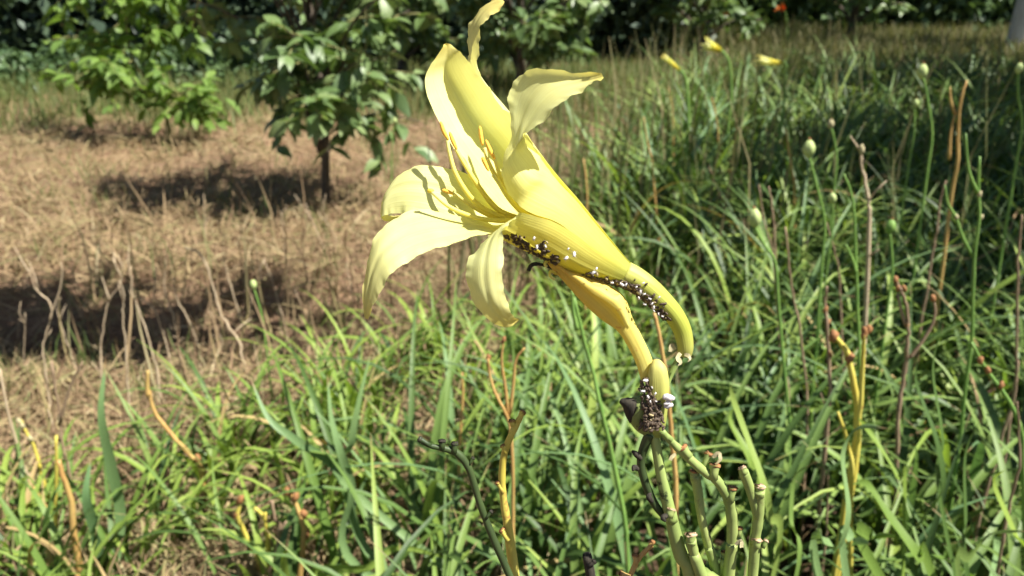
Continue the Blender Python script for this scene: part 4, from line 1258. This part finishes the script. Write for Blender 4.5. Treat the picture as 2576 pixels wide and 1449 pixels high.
brown = [([c1((850, 60), (880, 250), (890, 500), (900, 800), (950, 1200), (980, 1449))], 1.15, .0036), ([c1((960, 330), (985, 600), (1030, 850), (1060, 1000), (1110, 1440))], 1.1, .0036), ([c1((780, 40), (820, 300), (880, 500))], 1.4, .0036), ([c1((1240, 300), (1290, 480), (1330, 640))], 1.3, .0032), ([c1((2560, 250), (2545, 500), (2530, 800), (2520, 1300))], 1.0, .0038), ([c2((2540, 0), (2510, 250), (2440, 480), (2370, 700))], 0.95, .0042), ([c2((1250, 730), (1250, 900), (1240, 1150))], 0.85, .0030)]
brown.sort(key=lambda f: f[0][0][0])
for i, (pts, Y, r) in enumerate(brown):
    stalk('thin plain brown dead stalk in the green leaves, %s from the left by its top' % ORD[i], pts, Y, r * .62, 'scape_brown', 'brown dead stalks in the bed')
stalk('wiry dark brown dead stalk at the right frame edge', [c2((2520, 260), (2540, 480), (2530, 700), (2490, 950), (2420, 1200), (2390, 1440))], 0.72, .0020, 'scape_brown')
# orange v-shaped dry stalk at upper right
stalk('v shaped pink and orange dry stalk at upper right', [c8((2190, 545), (2155, 620), (2130, 760), (2130, 950), (2120, 1100)), c8((2075, 590), (2080, 680), (2110, 770)), c8((2110, 770), (2080, 900), (2070, 1080))], 1.45, .0034, 'scape_orange')
stalk('reddish dry stalk below the v shaped stalk', [c1((2040, 20), (2010, 180), (1985, 350), (1975, 420))], 1.35, .0026, 'scape_brown')
orange = [c8((970, 870), (985, 1000), (1000, 1120), (1020, 1230)), c8((465, 660), (490, 760), (505, 870)), c8((5, 790), (30, 960), (60, 1080)), c8((170, 590), (195, 700), (205, 830)), [(1468, 400), (1476, 470), (1476, 540)], c8((1540, 360), (1548, 430), (1552, 480))]
orange.sort(key=lambda f: f[0][0])
for i, pts in enumerate(orange):
    ye = ground_at(*pts[-1], 0.40).y
    stalk('thin orange dry stalk among the far green leaves, %s from the left' % ORD[i], [pts], ye, .0032, 'scape_orange', 'orange dry stalks in the far bed')
stalk('tall pinkish dry stalk with a pale knob at its top', [c8((1475, 990), (1490, 1150), (1520, 1330), (1530, 1449))], 1.25, .0036, 'scape_grey', knobs=c8((1475, 1000), (1480, 1020)), kn_mat='bract')
# green scapes
stalk('tall thin green stalk with a side branch near the right edge', [c1((2280, -140), (2275, 100), (2270, 250), (2240, 500), (2220, 800), (2215, 1100), (2180, 1400), (2160, 1700)), c1((2040, 50), (2060, 170), (2115, 270), (2160, 400), (2230, 530)), c1((2180, -300), (2200, -60), (2260, 100))], 0.95, .0026, 'scape_thin', name='green_stalk', knobs=c1((2275, 110), (2285, 270), (2115, 265)), kn_mat='bract')
stalk('straight thin green stalk in the middle of the bed', [c1((1360, -20), (1410, 100), (1430, 250), (1440, 500), (1455, 900), (1465, 1300)), c1((1370, 450), (1420, 560), (1440, 640))], 1.0, .0026, 'scape_thin', name='green_stalk')
stalk('zigzag yellow green stalk with tan nodes at the right edge', [c2((2230, -120), (2330, 60), (2420, 180), (2500, 320), (2560, 480))], 0.8, .0030, 'scape_thin', name='green_stalk', knobs=c2((2280, -10), (2330, 60), (2420, 160)), kn_mat='nub')
stalk('thin green stalk rising right of the near scapes behind the bud', [[(1648, 790), (1660, 850), (1672, 930), (1682, 1000), (1690, 1100), (1700, 1200)], ], 0.62, .0026, 'scape_orange')
stalk('long thin green stalk standing behind the spent flower', [[(1445, 750), (1470, 860), (1495, 950), (1510, 1020), (1540, 1150), (1570, 1300)], [(1440, 730), (1442, 780), (1452, 830)]], 0.72, .0030, 'scape_thin', name='green_stalk')

# ------------------------------------------------------------------ seed capsules on their own stalks
def capsule(label, x, y, Y, h, path, mat='pod', r=.0030, tilt=0.0):
    top = on_y(x, y, Y)
    p = [on_y(a, b, Y) for a, b in path]
    b = Vector((p[-1].x, Y, 0)); b.z = float(gz(b.x, b.y)) - .01
    t = thing('seed_capsule_stalk', b.copy(), label, 'seed capsule')
    ax = Vector((math.sin(tilt), 0, math.cos(tilt)))
    s = Vector((ax.z, 0, -ax.x)); f = Vector((0, 1, 0))
    V, F = [], []
    m, n_ = 9, 18
    for i in range(m):
        u = i / (m - 1)
        rr_ = h * 0.36 * max(.10, math.sin(math.pi * (0.06 + 0.88 * u)) ** .7)
        for k in range(n_):
            a = 2 * math.pi * k / n_
            q = rr_ * (1 - 0.16 * max(0, math.cos(3 * a)) ** 3)
            V.append(top + ax * (u - .5) * h + s * math.cos(a) * q + f * math.sin(a) * q)
    for i in range(m - 1):
        for k in range(n_):
            F.append((i * n_ + k, i * n_ + (k + 1) % n_, (i + 1) * n_ + (k + 1) % n_, (i + 1) * n_ + k))
    F += [tuple(range(n_ - 1, -1, -1)), tuple((m - 1) * n_ + k for k in range(n_))]
    mb = MB(); mb.add(V, F); cap_ = part('capsule', mb, M[mat], t)
    mb = MB(); tp_ = top + ax * h * .48
    mb.tube([tp_, tp_ + ax * h * .08 + s * h * .02, tp_ + ax * h * .20 - s * h * .05], [h * .085, h * .05, h * .015], 6)
    part('withered_tip', mb, M['nub'], cap_)
    b.x += (p[-1].x - p[-2].x) * 2.0
    c = catmull([list(top - ax * h * .45)] + [list(q) for q in p] + [list(p[-1].lerp(b, .12)), list(p[-1].lerp(b, .5)), list(b)], 4)
    r = r * .75
    mb = MB(); mb.tube(c, list(np.linspace(r * .8, r * 1.2, len(c))), 7); part('stem', mb, M['scape_thin'], t)
    return t
capsule('pale green ribbed seed capsule, largest of those right of the flower', 1898, 548, 1.05, .026, [(1902, 578), (1925, 620), (1950, 660), (1958, 760), (1970, 900), (1985, 1050)], tilt=-.15)
capsule('pale green seed capsule with dark top above the largest capsule', 2035, 374, 1.25, .027, [(2040, 410), (2055, 470), (2075, 560)], tilt=-.05)
capsule('pale seed capsule standing high against the shaded bed', 2320, 180, 1.5, .026, [(2325, 205), (2335, 260), (2345, 340)])
capsule('small round seed capsule at the right frame edge', 2564, 172, 1.5, .019, [(2562, 190), (2562, 240), (2572, 320)])
capsule('small slim seed capsule low between the thin stalks', 2094, 498, 1.2, .017, [(2094, 512), (2096, 560)], r=.002, tilt=-.25)
capsule('dull green seed capsule in the dark leaves', 2240, 570, 1.2, .022, [(2240, 600), (2245, 680)], 'scape_thin', tilt=.1)
capsule('tiny yellow green seed capsule near the v shaped stalk', 2304, 260, 1.6, .016, [(2300, 275), (2300, 330)], r=.002)
capsule('round pale seed capsule above the dark shade at left', 637, 716, 1.55, .021, [(645, 745), (660, 800), (668, 860), (680, 960)])
capsule('tiny pale seed capsule near the right petal tip', 1494, 238, 2.6, .020, [(1496, 250), (1500, 320)], r=.003)
capsule('tiny pale seed capsule beside the flower tube', 1358, 347, 2.6, .020, [(1358, 360), (1362, 420)], r=.003)
capsule('tiny pale seed capsule left of the back petal', 993, 304, 2.9, .022, [(990, 325), (985, 380)], r=.003)
capsule('pale egg shaped capsule on a thin stalk in the bed', 2090, 320 - 8, 1.6, .018, [(2095, 335), (2105, 400)], 'bract', r=.003)

# ------------------------------------------------------------------ distant daylily flowers
def far_flower(label, pts, Y, mat, stemp, spread, w, sc=1.0):
    """pts: base to mouth in px; six tepals flare from the mouth"""
    b0, b1 = on_y(*pts[0], Y), on_y(*pts[1], Y)
    ax = (b1 - b0); L = ax.length; ax.normalize()
    u = ax.orthogonal().normalized(); v = ax.cross(u)
    sp = [on_y(a, b, Y) for a, b in stemp]
    base = Vector((sp[-1].x, Y, 0)); base.z = float(gz(base.x, base.y)) - .01
    t = thing('far_daylily', base, label, 'daylily')
    for k in range(6):
        a = k * math.pi / 3
        dr = u * math.cos(a) + v * math.sin(a); tg = ax.cross(dr)
        V, F, UV = [], [], []
        for i in range(8):
            s = i / 7
            rr_ = L * (.05 + spread * s ** 2.2)
            c = b0 + ax * L * (s - .25 * spread * max(0, s - .7)) + dr * rr_
            wd = w * math.sin(math.pi * min(.97, .12 + .85 * s)) ** .8 * L
            V += [c - tg * wd, c + dr * wd * -.2, c + tg * wd]; UV += [(0, s), (.5, s), (1, s)]
        for i in range(7):
            F += [(i * 3, i * 3 + 1, i * 3 + 4, i * 3 + 3), (i * 3 + 1, i * 3 + 2, i * 3 + 5, i * 3 + 4)]
        mb = MB(); mb.add(V, F, UV); part('tepal', mb, mat, t)
    c = catmull([list(b0 + ax * L * .1)] + [list(q) for q in sp] + [list(sp[-1].lerp(base, .12)), list(sp[-1].lerp(base, .5)), list(base)], 4)
    mb = MB(); mb.tube(c, list(np.linspace(.004, .006, len(c))), 7); part('stem', mb, M['scape_thin'], t)
    return t
far_flower('small distant yellow daylily in bloom, its trumpet facing left', [(1816, 128), (1768, 108)], 3.0, M['petal'], [(1822, 134), (1835, 160), (1840, 230)], .36, .17)
far_flower('wilted tan yellow daylily hanging sideways over the far bed', [(1972, 160), (1902, 150)], 2.8, M['sepal'], [(1978, 164), (1975, 190), (1972, 260)], .16, .07)
far_flower('slim closed yellow daylily bud leaning left over the far bed', [(1712, 178), (1666, 138)], 2.6, M['sepal'], [(1720, 186), (1728, 220), (1732, 300)], .05, .07)
far_flower('distant orange flower at the top edge, the larger of two', [(1972, 26), (1960, 14)], 9.0, M['orange_fl'], [(1976, 32), (1980, 60), (1982, 90)], .9, .42)
far_flower('distant orange flower at the top edge, the smaller of two', [(1832, 38), (1822, 30)], 9.0, M['orange_fl'], [(1836, 44), (1838, 70), (1838, 110)], .9, .36)

# ------------------------------------------------------------------ young trees
TL = strip_template([(0, 0), (.12, .015), (.35, .03), (.6, .02), (.82, -.03), (1.0, -.10)], [.02, .13, .225, .20, .11, .008], .22)
tl_me = {k: tmpl_mesh('leaf', TL, M[k]) for k in ('tree_leaf', 'tree_leaf_young')}

def tree(name, label, base, trunk, limbs, mat_leaf, nleaf, leaf_len, n_parts, trunk_r, seed, twig_spread=.22, bark='bark', group=None, lower=None):
    """trunk: world points; limbs: list of world polylines; leaves hang from twigs along the outer part of the limbs"""
    rn = random.Random(seed)
    t = thing(name, base, label, 'tree', group)
    c = catmull([list(p) for p in trunk], 5)
    mb = MB(); mb.tube(c, list(np.linspace(trunk_r, trunk_r * .4, len(c))), 9)
    part('trunk', mb, M[bark], t)
    P, D, Nn, S = [], [], [], []
    tw = MB()
    for lb in limbs:
        c = catmull([list(p) for p in lb], 5)
        mb = MB(); mb.tube(c, list(np.linspace(trunk_r * .42, trunk_r * .10, len(c))), 6)
        part('limb', mb, M['bark' if bark != 'twig' else 'twig'], t)
        per = max(4, nleaf // len(limbs))
        k = 0
        while k < per:
            s = rn.uniform(.25, 1.0) ** .8
            p0 = Vector(c[min(len(c) - 1, int(s * (len(c) - 1)))])
            dv = Vector((rn.gauss(0, 1), rn.gauss(0, 1), rn.gauss(.15, .6))).normalized()
            ln = twig_spread * rn.uniform(.35, 1.1)
            p1 = p0 + dv * ln + Vector((0, 0, -.15 * ln))
            tw.tube([p0, (p0 + p1) / 2 + Vector((0, 0, .05 * ln)), p1], [.0035, .0028, .0016], 4)
            for j in range(rn.randint(5, 9)):
                f = rn.uniform(.25, 1.05)
                q = p0.lerp(p1, f)
                side = Vector((rn.gauss(0, 1), rn.gauss(0, 1), rn.gauss(-.55, .45)))
                d = (dv * .5 + side).normalized()
                P.append(q); D.append(d); S.append(leaf_len * rn.uniform(.55, 1.1))
                Nn.append((rn.gauss(0, .45), rn.gauss(0, .45), 1.0)); k += 1
    part('twigs', tw, M['twig'], t)['kind'] = 'stuff'
    P, D, Nn, S = np.array([list(p) for p in P]), np.array([list(d) for d in D]), np.array(Nn), np.array(S)
    B = basis(D, Nn)
    order = np.argsort(P[:, 1] + 0.4 * np.abs(P[:, 2] - .6))
    sel = order[:n_parts]; rest = order[n_parts:]
    bl = Vector(base)
    for i in sel:
        m4 = Matrix([[B[i][r][c_] for c_ in range(3)] for r in range(3)]).to_4x4()
        o = link('leaf', tl_me[mat_leaf], t)
        o.matrix_local = Matrix.Translation(Vector(P[i]) - bl) @ m4 @ Matrix.Scale(S[i], 4)
    if len(rest):
        me = scatter_mesh('crown', TL, P[rest] - np.array(bl), B[rest], S[rest], M[mat_leaf])
        o = link('crown', me, t)
        o['kind'] = 'stuff'
    return t

def G(x, y):
    p = ground_at(x, y); p.z = float(gz(p.x, p.y)) - .01
    return p
def limbset(base, ctr, rx, ry, z0, z1, n_, hts, seed):
    """limbs from the trunk towards points spread through the crown"""
    rn = random.Random(seed); out = []
    for i in range(n_):
        a = 2 * math.pi * (i * .382 + rn.uniform(-.06, .06)); q = rn.uniform(.45, 1.0)
        z = z0 + (z1 - z0) * ((i + .5) / n_)
        k = math.sin(math.pi * min(.95, max(.12, (z - z0) / (z1 - z0)))) ** .5
        e = Vector((ctr[0] + math.cos(a) * rx * q * k, ctr[1] + math.sin(a) * ry * q * k, z))
        s = Vector((base.x, base.y, max(hts[0], min(hts[1], z * .50))))
        out.append([s, s.lerp(e, .5) + Vector((0, 0, .10)), e])
    return out
def plain_tree(name, label, base, h, rx, z0, nleaf, leaf_len, n_parts, tr, seed, n_limbs=14, dx=0.0, dy=0.0, mat='tree_leaf', bark='bark', group=None):
    tk = [base, base + Vector((.03, 0, h * .25)), base + Vector((-.02 + dx * .3, .02, h * .5)), base + Vector((dx * .8, dy * .8, h * .9))]
    lb = limbset(base, (base.x + dx, base.y + dy), rx, rx, z0, h, n_limbs, (z0 * .62, h * .62), seed)
    return tree(name, label, base, tk, lb, mat, nleaf, leaf_len, n_parts, tr, seed, group=group, bark=bark)

b1 = G(818, 520)
plain_tree('young_tree', 'dark leaved young tree with bare trunk standing left of the flower', b1, 1.7, .70, .34, 1500, .110, 300, .019, 21, 26, dx=.08, dy=.05)
b2 = G(425, 352)
s2 = b2
tk = [s2, on_y(420, 300, s2.y), on_y(400, 236, s2.y), on_y(335, 150, s2.y), on_y(318, 60, s2.y), on_y(312, -80, s2.y)]
lb = [[on_y(400, 236, s2.y), on_y(440, 240, s2.y - .1), on_y(500, 250, s2.y - .15)], [on_y(400, 240, s2.y), on_y(280, 215, s2.y - .1), on_y(170, 205, s2.y - .1)],
      [on_y(335, 150, s2.y), on_y(260, 100, s2.y), on_y(150, 60, s2.y)], [on_y(330, 140, s2.y), on_y(400, 90, s2.y), on_y(450, 30, s2.y)],
      [on_y(318, 60, s2.y), on_y(320, 0, s2.y - .1), on_y(330, -80, s2.y - .1)], 
      [on_y(335, 150, s2.y), on_y(300, 170, s2.y - .2), on_y(250, 150, s2.y - .3)], [on_y(410, 250, s2.y), on_y(460, 250, s2.y - .1), on_y(500, 275, s2.y - .1)],
      [on_y(318, 20, s2.y), on_y(230, -20, s2.y), on_y(160, -80, s2.y)], [on_y(318, 20, s2.y), on_y(420, -20, s2.y), on_y(460, -80, s2.y)]]
tree('sapling', 'bright green sapling with a yellow green shoot at upper left', s2, tk, lb, 'tree_leaf_young', 900, .115, 300, .012, 31, .24, bark='twig')
plain_tree('young_tree', 'shaded young tree right behind the flower', G(1303, 262), 2.3, 1.0, .36, 2000, .15, 0, .04, 41, 20, dx=.1)
plain_tree('young_tree', 'dark tree with a slim trunk at the top, right of the flower', G(1760, 165), 2.8, 1.4, .42, 1700, .15, 0, .06, 51, 16)
plain_tree('orchard_tree', 'tree with a whitewashed trunk at the top right corner', Vector((5.45, 9.0, 0)), 4.4, 1.7, 1.7, 2000, .15, 0, .15, 61, 18, bark='whitewash', dx=.2)
plain_tree('orchard_tree', 'leafy tree at the top between the slim trunk and the whitewashed trunk', G(2130, 130), 3.0, 1.5, .55, 1800, .15, 0, .06, 66, 18)
plain_tree('orchard_tree', 'dark tree filling the gap between the left tree and the flower', G(1010, 225), 2.6, 1.1, .35, 1900, .15, 0, .05, 71, 16)
plain_tree('orchard_tree', 'shade tree just outside the right frame edge', Vector((3.5, 4.4, 0)), 2.5, 1.25, 1.0, 4600, .15, 0, .08, 81, 24, dx=-.35)
plain_tree('orchard_tree', 'shade tree close beside the camera, outside the right frame edge', Vector((2.7, 2.5, 0)), 2.05, 1.25, 1.0, 5000, .14, 0, .06, 83, 24, dx=-.4, dy=.0)
plain_tree('orchard_tree', 'leafy shade tree beyond the right frame edge at the end of the bed', Vector((5.2, 6.3, 0)), 2.7, 1.4, .95, 4200, .15, 0, .08, 87, 22, dx=-.95)
plain_tree('orchard_tree', 'sparse shade tree right of the camera, outside the frame', Vector((2.5, 1.2, 0)), 2.4, .85, 1.25, 620, .14, 0, .04, 84, 14, dx=-.4, dy=.2)
b9 = Vector((-1.95, 1.9, 0))
tree('orchard_tree', 'overhanging tree just outside the left frame edge, shading the dry grass', b9,
     [b9, b9 + Vector((.05, 0, .5)), b9 + Vector((.15, 0, 1.0)), b9 + Vector((.3, 0, 1.8))],
     [[b9 + Vector((.12, 0, .9)), Vector((-1.1, 1.8, 1.35)), Vector((-.05 + .19 * i, 1.84 + .10 * ((i * 7) % 5 - 2), 1.24 + .05 * (i % 3)))] for i in range(-4, 4)] +
     [[b9 + Vector((.1, 0, .9)), b9 + Vector((.5 * math.cos(a), .5 * math.sin(a), 1.3)), b9 + Vector((.8 * math.cos(a), .8 * math.sin(a), 1.6))] for a in (1.5, 2.6, 3.7, 4.8)],
     'tree_leaf', 3000, .12, 0, .04, 91, .22)

# ------------------------------------------------------------------ the wood behind
WL = (np.array([(0, 0, 0), (.5, -.28, .06), (1, 0, -.1), (.5, .28, .06)], float), np.array([(0, 1, 2, 3)]), np.array([(.5, 0), (0, .5), (.5, 1), (1, .5)], float))
def bushes(name, label, blobs, n_per, ll, mat, seed):
    rs = np.random.RandomState(seed)
    P, D, S = [], [], []
    for (cx, cy, cz, rx, ry, rz) in blobs:
        m = int(n_per * rx * rz)
        u = rs.normal(0, 1, (m, 3)); u /= np.linalg.norm(u, axis=1, keepdims=True)
        q = (0.55 + .45 * rs.rand(m)) * (1 + .12 * np.sin(u[:, 0] * 9) * np.sin(u[:, 2] * 8 + cx))
        p = np.array([cx, cy, cz]) + u * q[:, None] * np.array([rx, ry, rz])
        p = p[p[:, 2] > 0.02]
        P.append(p); d = rs.normal(0, 1, (len(p), 3)); d[:, 2] -= .5; D.append(d); S.append(ll * rs.uniform(.6, 1.2, len(p)))
    P, D, S = np.concatenate(P), np.concatenate(D), np.concatenate(S)
    Nn = rs.normal(0, .5, P.shape) + np.array([0, 0, 1.0])
    tag(link(name, scatter_mesh(name, WL, P, basis(D, Nn), S, mat)), label, 'wood', kind='stuff')
rb = random.Random(3)
bl = []
for i in range(16):
    x_ = -9.5 + i * .75
    bl.append((x_, 8.7 + rb.uniform(-.4, .4) + max(0, x_ + 2.5) * .45, .7 + rb.uniform(-.1, .3), 1.0, .9, 1.6))
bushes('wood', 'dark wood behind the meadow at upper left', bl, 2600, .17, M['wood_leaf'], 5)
bl = [(-5.6 + i * .42, 7.2 + rb.uniform(-.3, .3), .1, .42, .4, .34 + rb.uniform(-.1, .08)) for i in range(9)]
bushes('low_shrubs', 'low green shrubs along the meadow edge at upper left', bl, 9000, .09, M['wood_green'], 8)
bl = []
for i in range(18):
    x_ = 1.5 + i * .8
    bl.append((x_, 13.4 + rb.uniform(-.7, 1.0), .8 + rb.uniform(-.2, .4), 1.2, 1.0, 1.9))
bushes('wood', 'green wood along the top right beyond the tall dry grass', bl, 1900, .19, M['wood_green'], 6)
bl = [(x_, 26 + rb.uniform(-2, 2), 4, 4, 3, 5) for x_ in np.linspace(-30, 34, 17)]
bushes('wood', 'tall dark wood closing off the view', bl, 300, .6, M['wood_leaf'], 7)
